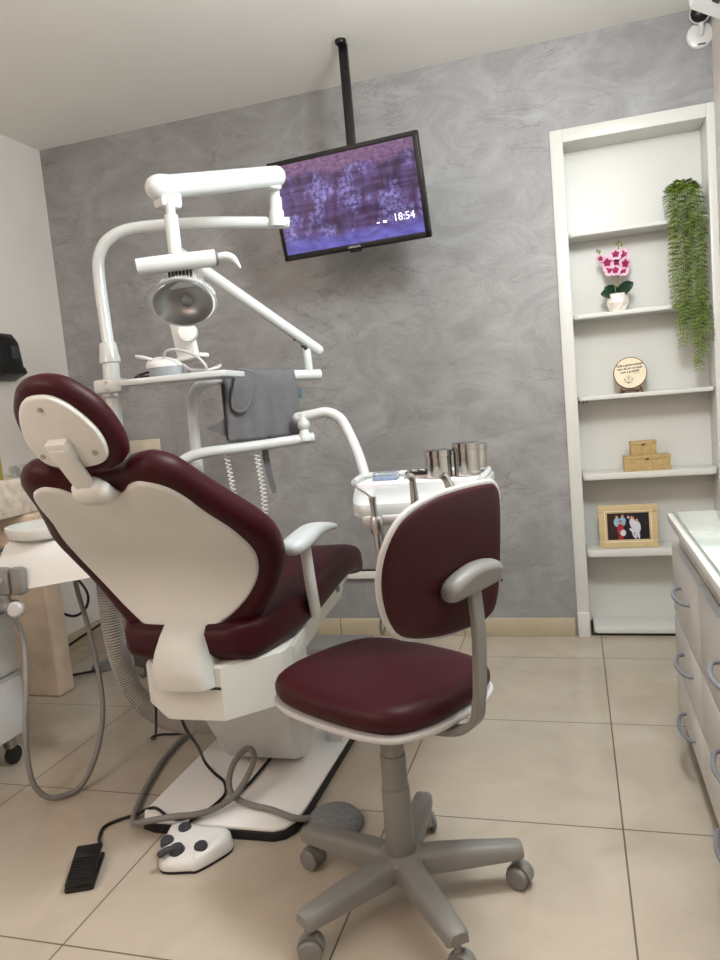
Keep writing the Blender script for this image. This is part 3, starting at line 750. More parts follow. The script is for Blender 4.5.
# ---- delivery arm and tray
de = thing('instrument_tray_unit', 'white bent arm holding the instrument tray at the right of the dental chair', 'instrument tray', (-1.36, 2.0, 0.85))
G().tube([(-1.333, 2.006, 0.86), (-1.295, 2.035, 0.885), (-1.235, 2.085, 0.955), (-1.17, 2.125, 0.999), (-1.021, 2.223, 1.006), (-0.838, 2.333, 1.016)], 0.0175, smooth=8).build('lower_arm', M_enamel, de)
g = G().lathe([(0.022, 0), (0.022, 0.02), (0.016, 0.028), (0.014, 0.038), (0.021, 0.048), (0.021, 0.062), (0.015, 0.07), (0.015, 0.09)], (-0.862, 2.314, 1.008), (0, 0, 1), 24)
g.build('arm_joint', M_enamel, de)
G().tube([(-0.882, 2.316, 1.086), (-0.83, 2.325, 1.092), (-0.785, 2.327, 1.096), (-0.745, 2.328, 1.078), (-0.720, 2.325, 1.042), (-0.68, 2.30, 0.955), (-0.645, 2.25, 0.872)], 0.0175, smooth=8, cap='round').build('upper_arm', M_enamel, de)
poly = closed_curve([(-0.655, 2.235), (-0.45, 2.245), (-0.262, 2.232), (-0.238, 2.19), (-0.238, 1.95), (-0.262, 1.735), (-0.30, 1.70), (-0.46, 1.665), (-0.512, 1.675), (-0.555, 1.79), (-0.64, 2.12)], 5)
g = G(); g.prism(poly, 0.845, 0.882, bevel=0.010)
tr = g.build('tray', M_enamel, de)
g = G()
rim = closed_curve([(-0.648, 2.228), (-0.45, 2.238), (-0.268, 2.226), (-0.246, 2.18)], 1)
g.tube([(-0.640, 2.10, 0.884), (-0.650, 2.20, 0.886), (-0.625, 2.232, 0.888), (-0.45, 2.238, 0.888), (-0.285, 2.228, 0.888), (-0.252, 2.19, 0.888), (-0.252, 2.0, 0.884)], 0.010, n=10, smooth=5)
g.build('tray_lip', M_enamel, tr)
G().prism(rrect(0.36, 0.16, 0.02, cx=-0.435, cy=2.11), 0.881, 0.8845, bevel=0.001).build('tray_mat', M_paper, tr)
# instrument holders + instruments hanging along the front edge
G().box((-0.385, 1.672, 0.842), (0.22, 0.03, 0.022), 0.006, rot=(0, 0, 0.0)).build('holder_rail', M_lightgrey, de)
g = G().tube([(-0.450, 1.632, 0.70), (-0.452, 1.632, 0.80), (-0.456, 1.632, 0.875), (-0.457, 1.632, 0.902)], [0.0085, 0.0095, 0.0075, 0.009], n=14, smooth=4)
g.tube([(-0.457, 1.632, 0.899), (-0.474, 1.63, 0.914), (-0.490, 1.628, 0.926)], 0.0028, n=8, smooth=3)
g.tube([(-0.490, 1.628, 0.926), (-0.497, 1.626, 0.938)], 0.0018, n=8, smooth=0)
g.build('air_syringe', M_chrome, de)
G().tube([(-0.358, 1.632, 0.80), (-0.358, 1.632, 0.88), (-0.359, 1.632, 0.93), (-0.361, 1.626, 0.945), (-0.366, 1.618, 0.948)], [0.009, 0.010, 0.008, 0.008, 0.007], n=14, smooth=5).build('handpiece', M_chrome, de)
G().tube([(-0.268, 1.632, 0.82), (-0.272, 1.632, 0.90), (-0.281, 1.632, 0.932), (-0.290, 1.628, 0.945)], [0.011, 0.012, 0.0095, 0.010], n=14, smooth=5).build('handpiece', M_chrome, de)
for x in (-0.452, -0.358, -0.270):
    G().lathe([(0.0125, 0), (0.0165, 0.010), (0.0165, 0.036), (0.013, 0.042)], (x, 1.634, 0.815), (0, 0, 1), 18).build('holder_cup', M_chrome, de)
    if x < -0.4:
        G().tube([(x, 1.634, 0.70), (-0.468, 1.70, 0.63), (-0.52, 1.85, 0.56), (-0.555, 1.95, 0.48), (-0.57, 2.03, 0.445), (-0.575, 2.10, 0.50), (-0.565, 2.10, 0.845)], 0.0045, n=8, smooth=6).build('instrument_hose', M_hose, de)
        continue
    dz = 0.68
    G().tube([(x, 1.634, 0.70 if x < -0.4 else 0.80), (x-0.004, 1.64, (dz+0.75)/2), (x-0.01, 1.70, dz+0.01), (x-0.03, 1.82, dz), (x-0.05, 1.95, (dz+0.78)/2), (x-0.06, 2.02, 0.845)], 0.0045, n=8, smooth=6).build('instrument_hose', M_hose, de)
# white spiral cords hanging from the lower arm
def coil(p0, p1, r, turns, thick):
    p0, p1 = Vector(p0), Vector(p1); pts = []
    d = p1-p0; n = int(turns*10)
    for i in range(n+1):
        t = i/n; a = 2*PI*turns*t; sag = 0.012*math.sin(PI*t)
        pts.append(p0+d*t+Vector((r*math.cos(a)+sag, r*math.sin(a), 0)))
    return G().tube(pts, thick, n=6, smooth=0)
coil((-1.095, 2.19, 0.995), (-1.09, 2.19, 0.70), 0.008, 22, 0.0022).build('spiral_cord', M_plastic, de)
coil((-1.012, 2.24, 1.0), (-1.008, 2.24, 0.70), 0.009, 22, 0.0022).build('spiral_cord', M_plastic, de)

# things on the tray
def canister(x, y, r, h, label):
    c = thing('steel_canister', label, 'canister', (x, y, 0.882), group='steel canisters on the tray')
    G().lathe([(r-0.002, 0), (r, 0.002), (r, h*0.76), (r-0.0015, h*0.77)], (x, y, 0.8852), (0, 0, 1), 36).build('body', M_steel, c)
    G().lathe([(r+0.001, h*0.76), (r+0.0022, h*0.77), (r+0.0022, h*0.975), (r-0.002, h), (r*0.5, h), (0.0, h)], (x, y, 0.8852), (0, 0, 1), 36).build('lid', M_steel, c)
    return c
canister(-0.382, 2.098, 0.0385, 0.081, 'shorter lidded steel canister at the middle of the tray')
canister(-0.302, 2.112, 0.0375, 0.096, 'taller lidded steel canister beside the shorter one on the tray')
canister(-0.283, 2.186, 0.031, 0.086, 'steel canister mostly hidden at the tray corner')
pk = thing('clear_box', 'small clear box with blue printed packet at the tray edge', 'box', (-0.545, 2.12, 0.884))
G().box((-0.545, 2.12, 0.890), (0.066, 0.05, 0.012), 0.002).build('packet', M_blueprint, pk)
G().box((-0.545, 2.12, 0.896), (0.072, 0.056, 0.024), 0.002).build('lid', M_clear, pk)
kt = thing('instrument_case', 'low steel and black instrument case between the clear box and canisters', 'case', (-0.452, 2.13, 0.884))
G().box((-0.452, 2.13, 0.890), (0.072, 0.05, 0.011), 0.002).build('tray_base', M_steel, kt)
G().box((-0.452, 2.13, 0.900), (0.066, 0.044, 0.009), 0.002).build('insert', M_blackp, kt)
for dx in (-0.024, 0.0, 0.024): G().cyl((-0.452+dx, 2.11, 0.906), (-0.452+dx, 2.15, 0.906), 0.004, n=10).build('clip', M_steel, kt)

# ---- scaler unit + cords on the side tray
us = thing('scaler_unit', 'white and grey dome-shaped device with looped cord on the narrow tray', 'dental device', (-1.155, 2.03, 1.25))
g = G(); sec = []
for w, z in [(1.0, 1.2505), (1.03, 1.258), (0.99, 1.278)]:
    sec.append([Vector((-1.15+0.056*w*math.cos(2*PI*k/28)+0.006, 2.03+0.045*w*math.sin(2*PI*k/28), z)) for k in range(28)])
g.loft(sec); g.build('body', mat('blue_grey_plastic', (150, 160, 166), 0.4, noise=(14, 0.03)), us)
g = G(); sec = []
for i in range(8):
    t = i/7*PI/2
    r = max(math.cos(t), .05); z = 1.277+0.034*math.sin(t)
    sec.append([Vector((-1.15+0.058*r*math.cos(2*PI*k/28)-0.016*math.sin(t), 2.03+0.047*r*math.sin(2*PI*k/28), z+(0.010*(1-math.sin(t)) if False else 0))) for k in range(28)])
g.loft(sec); g.build('cover', M_plastic, us)
G().tube([(-1.175, 2.0, 1.303), (-1.195, 1.985, 1.310), (-1.215, 1.975, 1.316)], [0.004, 0.006, 0.004], n=8, smooth=4).build('handpiece_rest', M_plastic, us)
G().tube([(-1.135, 2.0, 1.305), (-1.12, 1.995, 1.322), (-1.085, 2.0, 1.322), (-1.03, 2.0, 1.300), (-1.005, 2.01, 1.268), (-1.02, 2.03, 1.255), (-1.07, 2.05, 1.256), (-1.05, 2.09, 1.255), (-1.0, 2.09, 1.27), (-0.985, 2.05, 1.262), (-1.01, 2.02, 1.256), (-1.06, 2.02, 1.262), (-1.09, 2.03, 1.28)], 0.0042, n=8, smooth=8).build('cord', M_lightgrey, us)
us.location.x -= 0.034
bc = G().tube([(-1.295, 2.03, 1.254), (-1.27, 2.02, 1.262), (-1.235, 2.03, 1.268), (-1.215, 2.06, 1.262), (-1.235, 2.08, 1.254), (-1.27, 2.07, 1.255), (-1.28, 2.03, 1.258), (-1.25, 1.995, 1.256), (-1.225, 2.0, 1.254)], 0.0035, n=8, smooth=8).build('cable', M_blackc)
tag(bc, 'short black cable coiled on the narrow tray beside the column', 'cable')

# ---- apron hanging over the lower jointed arm
ap = thing('lead_apron', 'folded grey apron draped over the white tube, strap hanging down', 'apron', (-1.0, 2.31, 1.25))
A0, A1 = Vector((-1.100, 2.234, 1.236)), Vector((-0.912, 2.388, 1.230))
dirx = (A1-A0).normalized(); nor = Vector((dirx.y, -dirx.x, 0)).normalized()     # towards the viewer
def drape(u0, u1, zb_f, zb_b, off, name, m, flare=0.0, slant=0.0, par=ap):
    g = G(); NU = 18; prof = []
    R = 0.0235+off
    segs = [('b', k/8) for k in range(8)] + [('a', k/10) for k in range(11)] + [('f', (k+1)/14) for k in range(14)]
    grid = []
    for kind, t in segs:
        row = []
        for i in range(NU+1):
            u = u0+(u1-u0)*i/NU
            base = A0.lerp(A1, u)
            sag = 0.006*math.sin(u*17+t*2)+0.004*math.sin(u*31+1)
            if kind == 'a':
                a = PI*(1-t); p = base + nor*R*math.cos(a) + Vector((0, 0, R*math.sin(a)))
            elif kind == 'b':
                z = zb_b+(base.z-zb_b)*t; p = Vector((base.x, base.y, z)) - nor*(R+0.004+0.6*abs(sag)*(1-t))
            else:
                z = base.z-(base.z-zb_f-slant*(u-u0))*t
                c = dirx*(flare*(u-0.5)*t)
                p = Vector((base.x, base.y, z)) + nor*(R+0.003+(sag+0.006)*t) + c
            row.append(p)
        grid.append(row)
    n = len(grid); vs = [p for r in grid for p in r]; fs = []
    for j in range(n-1):
        for i in range(NU):
            a = j*(NU+1)+i; fs.append([a, a+1, a+NU+2, a+NU+1])
    g.add(vs, fs)
    o = g.build(name, m, par, 70)
    md = o.modifiers.new('thickness', 'SOLIDIFY'); md.thickness = 0.006; md.offset = 0
    return o
drape(0.0, 1.0, 1.025, 1.03, 0.0, 'apron_body', M_towel, flare=0.02, slant=0.0)
# rounded tab folded over the front
tabp = [(0.0, 0.0), (0.058, 0.0), (0.062, -0.05), (0.058, -0.10), (0.046, -0.128), (0.022, -0.136), (0.002, -0.124), (-0.006, -0.09), (-0.003, -0.04)]
O = A0.lerp(A1, 0.17) + nor*0.040 + Vector((0, 0, 0.030))
T = Matrix(((dirx.x, 0, nor.x, O.x), (dirx.y, 0, nor.y, O.y), (0, 1, 0, O.z), (0, 0, 0, 1))) @ Euler((0, 0, -0.26)).to_matrix().to_4x4() @ Matrix.Scale(1.06, 4)
tc_ = closed_curve(tabp, 4)
G().prism(tc_, 0.0, 0.008, bevel=0.003, T=T).build('tab', M_towel, ap)
tin = inset(tc_, 0.006)
G().tube([T @ Vector((p[0], p[1], 0.008)) for p in tin+tin[:1]], 0.002, n=6, smooth=0).build('tab_binding', M_towel_edge, ap)
# strap hanging below and a corner sticking out on the left
S0 = Vector((-1.0, 2.30, 1.03))
g = G(); rings = []
for p, w, tw in [((-0.998, 2.285, 1.04), .011, 0.2), ((-0.996, 2.286, 0.96), .011, 0.4), ((-0.990, 2.289, 0.90), .010, 0.7), ((-0.983, 2.290, 0.862), .010, 0.4), ((-0.980, 2.290, 0.842), .006, 0.2)]:
    p = Vector(p); x = Vector((math.cos(tw), math.sin(tw), 0)); y = Vector((-x.y, x.x, 0))
    rings.append([p-x*w-y*.0025, p+x*w-y*.0025, p+x*w+y*.0025, p-x*w+y*.0025])
g.loft(rings); g.build('strap', M_towel, ap)
g = G(); c0 = Vector((-1.115, 2.20, 1.09))
vs = [c0, c0+Vector((0.04, 0.03, 0.035)), c0+Vector((0.045, 0.03, -0.06)), c0+Vector((-0.032, -0.015, -0.012))]
g.add(vs+[v+nor*-0.006 for v in vs], [[0, 3, 2, 1], [4, 5, 6, 7], [0, 1, 5, 4], [1, 2, 6, 5], [2, 3, 7, 6], [3, 0, 4, 7]])
g.build('back_corner', M_towel, ap)
T = Matrix.Translation(A1+Vector((0.002, 0.004, -0.06)))
G().box(A1+dirx*0.012+Vector((0, 0, -0.062))+nor*0.01, (0.022, 0.004, 0.036), 0.001, rot=(0, 0, math.atan2(dirx.y, dirx.x)), m=0).build('blue_label', mat('blue_label_cloth', (62, 88, 104), 0.6, noise=(120, 0.2)), ap)

# ============================================================ SPITTOON UNIT
sp = thing('spittoon_unit', 'white cuspidor with bowl and grey suction holder left of the chair', 'cuspidor', (-1.62, 2.0, 0.6))
bx, by = -1.66, 2.0
g = G(); g.lathe([(0.0, 0.775), (0.085, 0.775), (0.118, 0.787), (0.130, 0.812), (0.128, 0.822), (0.118, 0.822), (0.10, 0.80), (0.05, 0.788), (0.0, 0.786)], (bx, by, 0), (0, 0, 1), 40, cap=False)
g.build('bowl', M_ivory, sp)
g = G(); rings = []
for z, x0, x1, y0, y1, c in [(0.775, -1.765, -1.45, 1.92, 2.10, .02), (0.765, -1.772, -1.43, 1.905, 2.11, .02), (0.72, -1.785, -1.40, 1.88, 2.11, .02), (0.685, -1.79, -1.385, 1.865, 2.11, .02), (0.668, -1.79, -1.39, 1.86, 2.11, .02)]:
    rings.append([Vector((x, y, z - 0.028*(1.0 if x < -1.6 else 0.0)*(1 if z < .70 else 0))) for x, y in [(x0+c, y0), (-1.64, y0), (x1-c, y0+.02), (x1, y0+.04), (x1, y1), (x0, y1), (x0, y0+c)]])
g.loft(rings); g.build('body', M_plastic, sp, 30)
g = G(); T = Matrix.Translation((-1.722, 1.853, 0.655))
g.box((-1.722, 1.85, 0.668), (0.042, 0.03, 0.085), 0.010); g.box((-1.672, 1.853, 0.668), (0.046, 0.03, 0.085), 0.010); g.box((-1.697, 1.86, 0.66), (0.06, 0.02, 0.08), 0.004)
g.build('tube_holder', M_greyp, sp)
g = G(); g.cyl((-1.724, 1.838, 0.672), (-1.724, 1.830, 0.672), 0.010, n=16, bevel=0.002); g.build('holder_knob', M_chrome, sp)
g = G(); g.cyl((-1.722, 1.855, 0.60), (-1.722, 1.855, 0.575), 0.03, bevel=0.006); g.cyl((-1.728, 1.845, 0.625), (-1.724, 1.855, 0.565), 0.016, 0.013)
g.build('valve', M_greyp, sp)
G().lathe([(0.022, 0), (0.025, 0.004), (0.025, 0.018), (0.018, 0.026), (0.0, 0.027)], (-1.690, 1.852, 0.578), (0.25, -1, 0.1), 24).build('valve_cap', M_lightgrey, sp)
G().tube([(-1.722, 1.86, 0.575), (-1.715, 1.882, 0.467), (-1.685, 1.835, 0.35), (-1.66, 1.785, 0.25), (-1.635, 1.745, 0.16), (-1.615, 1.73, 0.08), (-1.59, 1.745, 0.028), (-1.56, 1.775, 0.013), (-1.53, 1.825, 0.016), (-1.515, 1.875, 0.06), (-1.513, 1.93, 0.13), (-1.53, 1.985, 0.22), (-1.575, 2.04, 0.34), (-1.615, 2.07, 0.46), (-1.638, 2.075, 0.56), (-1.645, 2.07, 0.66)], 0.0085, n=12, smooth=8).build('suction_hose', M_hose, sp)
G().box((-1.41, 2.03, 0.70), (0.10, 0.06, 0.05), 0.008, rot=(0, 0, -0.15)).build('support_arm', M_enamel, sp)
G().box((-1.425, 1.99, 0.60), (0.02, 0.03, 0.09), 0.004).build('drain_cup', M_clear, sp)

# corrugated waste hose
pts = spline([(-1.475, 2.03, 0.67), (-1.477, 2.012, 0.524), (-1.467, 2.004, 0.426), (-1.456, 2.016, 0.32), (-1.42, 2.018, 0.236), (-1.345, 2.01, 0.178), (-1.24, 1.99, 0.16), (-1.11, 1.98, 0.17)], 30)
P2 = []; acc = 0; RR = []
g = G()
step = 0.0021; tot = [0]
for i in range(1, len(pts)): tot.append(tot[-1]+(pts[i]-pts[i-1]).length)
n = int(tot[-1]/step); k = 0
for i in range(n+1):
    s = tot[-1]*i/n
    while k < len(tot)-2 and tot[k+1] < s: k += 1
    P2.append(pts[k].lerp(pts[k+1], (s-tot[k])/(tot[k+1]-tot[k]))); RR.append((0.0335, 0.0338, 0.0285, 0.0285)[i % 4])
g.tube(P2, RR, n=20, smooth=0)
for q in range(len(g.f)-2): g.m[q] = 1 if (q//20) % 4 in (2,) else 0  # valley faces darker grey: groove shadow painted into the hose colour
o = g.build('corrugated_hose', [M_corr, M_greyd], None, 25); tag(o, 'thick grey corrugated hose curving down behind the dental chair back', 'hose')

# ============================================================ FLOOR: pedals, hoses, cables
fc = thing('foot_control', 'white four-button foot control with joystick on the tile floor', 'foot control', (-0.98, 1.56, 0))
poly = closed_curve([(-1.058, 1.525), (-1.030, 1.492), (-0.965, 1.502), (-0.940, 1.512), (-0.903, 1.575), (-0.895, 1.610), (-0.920, 1.640), (-0.990, 1.640), (-1.055, 1.648), (-1.082, 1.632), (-1.082, 1.600)], 4)
G().prism(poly, 0.0, 0.010, bevel=0.002).build('rubber_foot', M_rubber, fc)
g = G()
rings = []
for k, z in [(0.0, 0.008), (-0.001, 0.013), (0.003, 0.030), (0.010, 0.040), (0.022, 0.044)]:
    rings.append([Vector((p[0], p[1], z+(0.012*(p[1]-1.56)/0.1 if z > 0.02 else 0))) for p in inset(poly, k)])
g.loft(rings); g.build('housing', M_plastic, fc, 50)
def fz(y): return 0.044+0.012*(y-1.56)/0.1
for x, y, r in ((-1.030, 1.612, 0.0175), (-1.053, 1.560, 0.0175), (-0.952, 1.552, 0.0175)):
    G().lathe([(r+0.002, -0.006), (r, 0.001), (r*0.95, 0.006), (r*0.8, 0.0085), (0, 0.009)], (x, y, fz(y)-0.001), (0, -0.12, 1), 24).build('button', M_knob, fc)
G().lathe([(0.021, -0.006), (0.020, 0.004), (0.016, 0.012), (0.0, 0.015)], (-1.008, 1.530, fz(1.53)), (0, -0.12, 1), 24).build('joystick_base', M_knob, fc)
G().tube([(-1.010, 1.526, fz(1.53)+0.008), (-1.022, 1.510, 0.053), (-1.034, 1.497, 0.049)], [0.0085, 0.0085, 0.0095], n=14, smooth=4, cap='round').build('joystick', M_knob, fc)

fc.location.x -= 0.014; fc.location.y += 0.006
pdl = thing('foot_pedal', 'small black ribbed wedge pedal at the end of a cable', 'pedal', (-1.235, 1.44, 0))
a_ = math.atan2(1.513-1.373, -1.227+1.165)-PI/2
Rz = Matrix.Rotation(math.radians(27), 4, 'Z'); O = Matrix.Translation((-1.246, 1.465, 0))
Rz = Matrix.Rotation(math.radians(24), 4, 'Z')
T = O @ Rz
def at(g0, T):
    g0.v = [T @ p for p in g0.v]; return g0
at(G().box((0, 0, 0.008), (0.070, 0.140, 0.014), 0.004), T).build('base', M_blackp, pdl)
at(G().box((0, 0, 0.028), (0.066, 0.140, 0.012), 0.004, rot=(0.12, 0, 0)), T).build('treadle', M_blackp, pdl)
g = G()
for k in range(9): g.box((0, -0.062+k*0.010, 0.0275+(-0.062+k*0.010)*0.12+0.0075), (0.056, 0.004, 0.003), 0.001, rot=(0.12, 0, 0))
at(g, T).build('rib', M_rubber, pdl)
g = G().box((0, 0.045, 0.020), (0.05, 0.04, 0.02), 0.004); at(g, T).build('hinge', M_blackp, pdl)
o = G().tube([(-1.252, 1.515, 0.034), (-1.270, 1.560, 0.020), (-1.305, 1.605, 0.006), (-1.325, 1.655, 0.0055), (-1.305, 1.692, 0.0055), (-1.262, 1.715, 0.012), (-1.19, 1.705, 0.044), (-1.115, 1.668, 0.041), (-1.06, 1.685, 0.041), (-1.0, 1.76, 0.041), (-0.975, 1.85, 0.041), (-0.97, 2.02, 0.041)], 0.0045, n=8, smooth=8).build('pedal_cable', M_blackc)
tag(o, 'thin black cable from the wedge pedal across the chair base plate', 'cable')

dm = thing('round_pedal', 'domed grey round floor pedal behind the stool leg', 'pedal', (-0.676, 1.755, 0))
G().lathe([(0.074, 0), (0.080, 0.006), (0.080, 0.012), (0.073, 0.016)], (-0.676, 1.757, 0), (0, 0, 1), 40).build('base_ring', M_greyd, dm)
G().lathe([(0.076, 0.010), (0.073, 0.022), (0.062, 0.034), (0.042, 0.042), (0.02, 0.0455), (0.0, 0.046)], (-0.676, 1.757, 0), (0, 0, 1), 40).build('dome', mat('speckled_grey_dome', (124, 127, 130), 0.55, noise=(160, 0.25), bump=(300, 0.3)), dm)
hp = [(-1.353, 2.308, 0.012), (-1.373, 2.218, 0.012), (-1.361, 2.044, 0.012), (-1.320, 1.87, 0.012), (-1.285, 1.765, 0.012), (-1.255, 1.695, 0.015), (-1.212, 1.642, 0.034), (-1.15, 1.628, 0.056), (-1.08, 1.640, 0.066), (-1.040, 1.655, 0.064), (-1.003, 1.700, 0.056), (-0.961, 1.754, 0.07), (-0.936, 1.803, 0.11), (-0.933, 1.838, 0.14), (-0.956, 1.864, 0.15), (-0.977, 1.859, 0.145), (-0.997, 1.834, 0.12), (-0.997, 1.794, 0.09), (-0.982, 1.775, 0.06), (-0.934, 1.755, 0.048), (-0.844, 1.733, 0.047), (-0.766, 1.704, 0.047), (-0.735, 1.745, 0.025)]
g = G().tube([(-1.27, 2.50, 0.012), (-1.33, 2.40, 0.012)]+hp, 0.0085, n=12, smooth=8)
o = g.build('pedal_hose', M_hose); tag(o, 'grey hose looping over the white base plate to the round pedal', 'hose')
o = G().tube([(-1.075, 1.70, 0.343), (-1.08, 1.74, 0.26), (-1.11, 1.84, 0.16), (-1.15, 1.93, 0.07), (-1.135, 1.935, 0.041), (-1.10, 1.905, 0.0405), (-1.053, 1.865, 0.0405), (-1.02, 1.80, 0.0405), (-1.03, 1.72, 0.0405), (-1.05, 1.665, 0.043), (-1.055, 1.640, 0.035)], 0.0045, n=8, smooth=8).build('control_cable', M_blackc)
tag(o, 'black cable dropping from under the chair body onto the base plate', 'cable')
o = G().tube([(-1.205, 1.83, 0.485), (-1.212, 1.815, 0.42), (-1.214, 1.81, 0.35), (-1.222, 1.82, 0.29), (-1.27, 1.88, 0.20), (-1.36, 2.0, 0.10), (-1.46, 2.13, 0.03), (-1.50, 2.19, 0.006), (-1.47, 2.212, 0.0055), (-1.41, 2.222, 0.0055), (-1.30, 2.27, 0.0055), (-1.22, 2.36, 0.02)], 0.004, n=8, smooth=8).build('hanging_cable', M_blackc)
tag(o, 'black cable hanging beside the corrugated hose to the floor', 'cable')

fb = thing('utility_box', 'long grey floor utility box behind the dental chair base', 'floor box', (-1.3, 3.05, 0))
G().box((-1.20, 3.10, 0.022), (0.50, 0.20, 0.044), 0.006).build('cover', M_greyp, fb)
G().lathe([(0.022, 0), (0.022, 0.012), (0.014, 0.02), (0.014, 0.05), (0.02, 0.055), (0.02, 0.07), (0.0, 0.075)], (-1.25, 3.05, 0.044), (0, 0, 1), 18).build('valve_knob', M_chrome, fb)
cs = thing('dark_case', 'dark grey flat box on small wheels beyond the corrugated hose', 'box', (-1.80, 2.75, 0))
G().box((-1.79, 2.80, 0.085), (0.24, 0.16, 0.065), 0.006).build('case', M_greyd, cs)
for x in (-1.88, -1.70):
    for y in (2.745, 2.85): G().cyl((x-0.012, y, 0.026), (x+0.012, y, 0.026), 0.026, bevel=0.004).build('wheel', M_greyp, cs)
o = G().lathe([(0.052, 0), (0.055, 0.006), (0.05, 0.022), (0.03, 0.03), (0.0, 0.031)], (-2.15, 2.83, 0), (0, 0, 1), 28).build('floor_puck', M_greyp); tag(o, 'small grey round box on the floor by the stone leg', 'floor box')
o = G().tube([(-2.19, 2.62, 0.62), (-2.12, 2.66, 0.50), (-2.07, 2.68, 0.40), (-2.09, 2.68, 0.33), (-2.15, 2.67, 0.30), (-2.23, 2.66, 0.33)], 0.006, n=8, smooth=8).build('hanging_cable', M_blackc); tag(o, 'black cable looping under the stone counter beside its leg', 'cable')
o = G().tube([(-2.02, 2.80, 0.30), (-2.08, 2.78, 0.24), (-2.16, 2.72, 0.19), (-2.24, 2.66, 0.14)], 0.006, n=8, smooth=8).build('sagging_cable', M_blackc); tag(o, 'black cable sagging low behind the stone leg', 'cable')
o = G().tube([(-2.24, 2.72, 0.010), (-2.18, 2.76, 0.010), (-2.13, 2.80, 0.012), (-2.10, 2.83, 0.016)], 0.006, n=8, smooth=8).build('floor_cable', M_blackc); tag(o, 'black cable on the floor running to the round grey box', 'cable')

# ============================================================ OPERATOR STOOL
SC = Vector((-0.428, 1.508, 0))
sl = thing('operator_stool', 'burgundy swivel stool with grey five-star wheeled base in front', 'stool', SC)
fa = math.radians(62)
Fd = Vector((-math.sin(fa), math.cos(fa), 0)); Ld = Vector((math.cos(fa), math.sin(fa), 0))
S0 = Vector((-0.455, 1.565, 0))
def smap(z0):
    return lambda u, v, w: S0 + Fd*u + Ld*v + Vector((0, 0, z0+w))
so = closed_curve([(0.235, 0.0), (0.228, 0.09), (0.195, 0.160), (0.12, 0.196), (0.0, 0.205), (-0.12, 0.196), (-0.19, 0.165), (-0.225, 0.09), (-0.232, 0.0), (-0.225, -0.09), (-0.19, -0.165), (-0.12, -0.196), (0.0, -0.205), (0.12, -0.196), (0.195, -0.160), (0.228, -0.09)], 4)
st_ = G(); st_.cushion(inset(so, 0.005), smap(0.460), 0.060, rim=0.032, crown=0.008); st_ = st_.build('seat', M_vinyl, sl, 60)
g = G(); g.cushion(so, smap(0.452), 0.014, rim=0.006); g.build('seat_trim', M_lightgrey, st_, 50)
G().cushion(inset(so, 0.03), smap(0.436), 0.016, rim=0.004).build('seat_pan', M_greyp, st_, 50)
G().box((SC.x, SC.y, 0.425), (0.15, 0.17, 0.03), 0.008, rot=(0, 0, fa)).build('mechanism', M_greyp, sl)
# backrest
tl = 0.2
Nb = Fd*math.cos(tl)+Vector((0, 0, 1))*math.sin(tl); Ub = Nb.cross(Ld); Ub = Ub if Ub.z > 0 else -Ub
B0 = Vector((-0.25, 1.37, 0.75))
def stmap(u, v, w): return B0 + Ld*u + Ub*v + Nb*w
bo = closed_curve([(-0.196, 0.09), (-0.191, 0.032), (-0.162, -0.03), (-0.115, -0.072), (-0.012, -0.103), (0.11, -0.116), (0.170, -0.108), (0.194, -0.075), (0.194, -0.003), (0.176, 0.111), (0.160, 0.172), (0.138, 0.196), (0.112, 0.202), (0.04, 0.204), (-0.052, 0.200), (-0.132, 0.181), (-0.176, 0.143)], 4)
g = G(); g.cushion(inset(bo, 0.006), lambda u, v, w: stmap(u, v, w+0.0), 0.026, rim=0.013, crown=0.014, crown_back=0.002); bk = g.build('backrest', M_vinyl, sl, 60)
g = G(); g.cushion(bo, lambda u, v, w: stmap(u, v, w+0.007), 0.011, rim=0.005); g.build('backrest_trim', M_lightgrey, bk, 50)
pc = (0.052, 0.012)
g = G(); pad = closed_curve([(-0.085, -0.022), (-0.075, -0.036), (-0.03, -0.036), (0.05, -0.030), (0.08, -0.022), (0.086, 0.0), (0.078, 0.022), (0.04, 0.034), (-0.01, 0.034), (-0.06, 0.018), (-0.082, 0.0)], 4)
g.cushion(pad, lambda u, v, w: stmap(pc[0]+u, pc[1]+0.008+v*0.86, -0.040+w), 0.042, rim=0.016)
g.build('bracket_cover', M_greyp, sl, 60)
for u, v in ((-0.045, -0.016), (0.07, -0.008)):
    G().lathe([(0.003, 0), (0.003, 0.0015), (0, 0.0015)], stmap(pc[0]+u, pc[1]+v, -0.0402), -Nb, 10).build('screw', M_dark, sl)
# back support bar (flat steel)
b0 = stmap(pc[0], pc[1]-0.01, -0.022)
yb = Vector((b0.x, b0.y, 0)) ; inw = (Vector((SC.x, SC.y, 0))-yb).normalized()
path = spline([b0, Vector((b0.x+0.004, b0.y-0.002, 0.66)), Vector((b0.x-0.002, b0.y, 0.54)), Vector((b0.x-0.006, b0.y, 0.515))+inw*0.0, Vector((b0.x, b0.y, 0.478))+inw*0.014, Vector((b0.x, b0.y, 0.450))+inw*0.042, Vector((b0.x, b0.y, 0.436))+inw*0.08, Vector((b0.x, b0.y, 0.429))+inw*0.14, Vector((SC.x, SC.y, 0.42))], 6)
g = G(); rings = []
side = Vector((-inw.y, inw.x, 0))
for i, p in enumerate(path):
    t = (path[min(i+1, len(path)-1)]-path[max(i-1, 0)]).normalized(); nn = t.cross(side).normalized()
    w, th = 0.0175, 0.0075
    rings.append([p+side*w*c1+nn*th*c2 for c1, c2 in ((-1, -.6), (-.85, -1), (.85, -1), (1, -.6), (1, .6), (.85, 1), (-.85, 1), (-1, .6))])
g.loft(rings); g.build('back_bar', M_greyp, sl, 40)
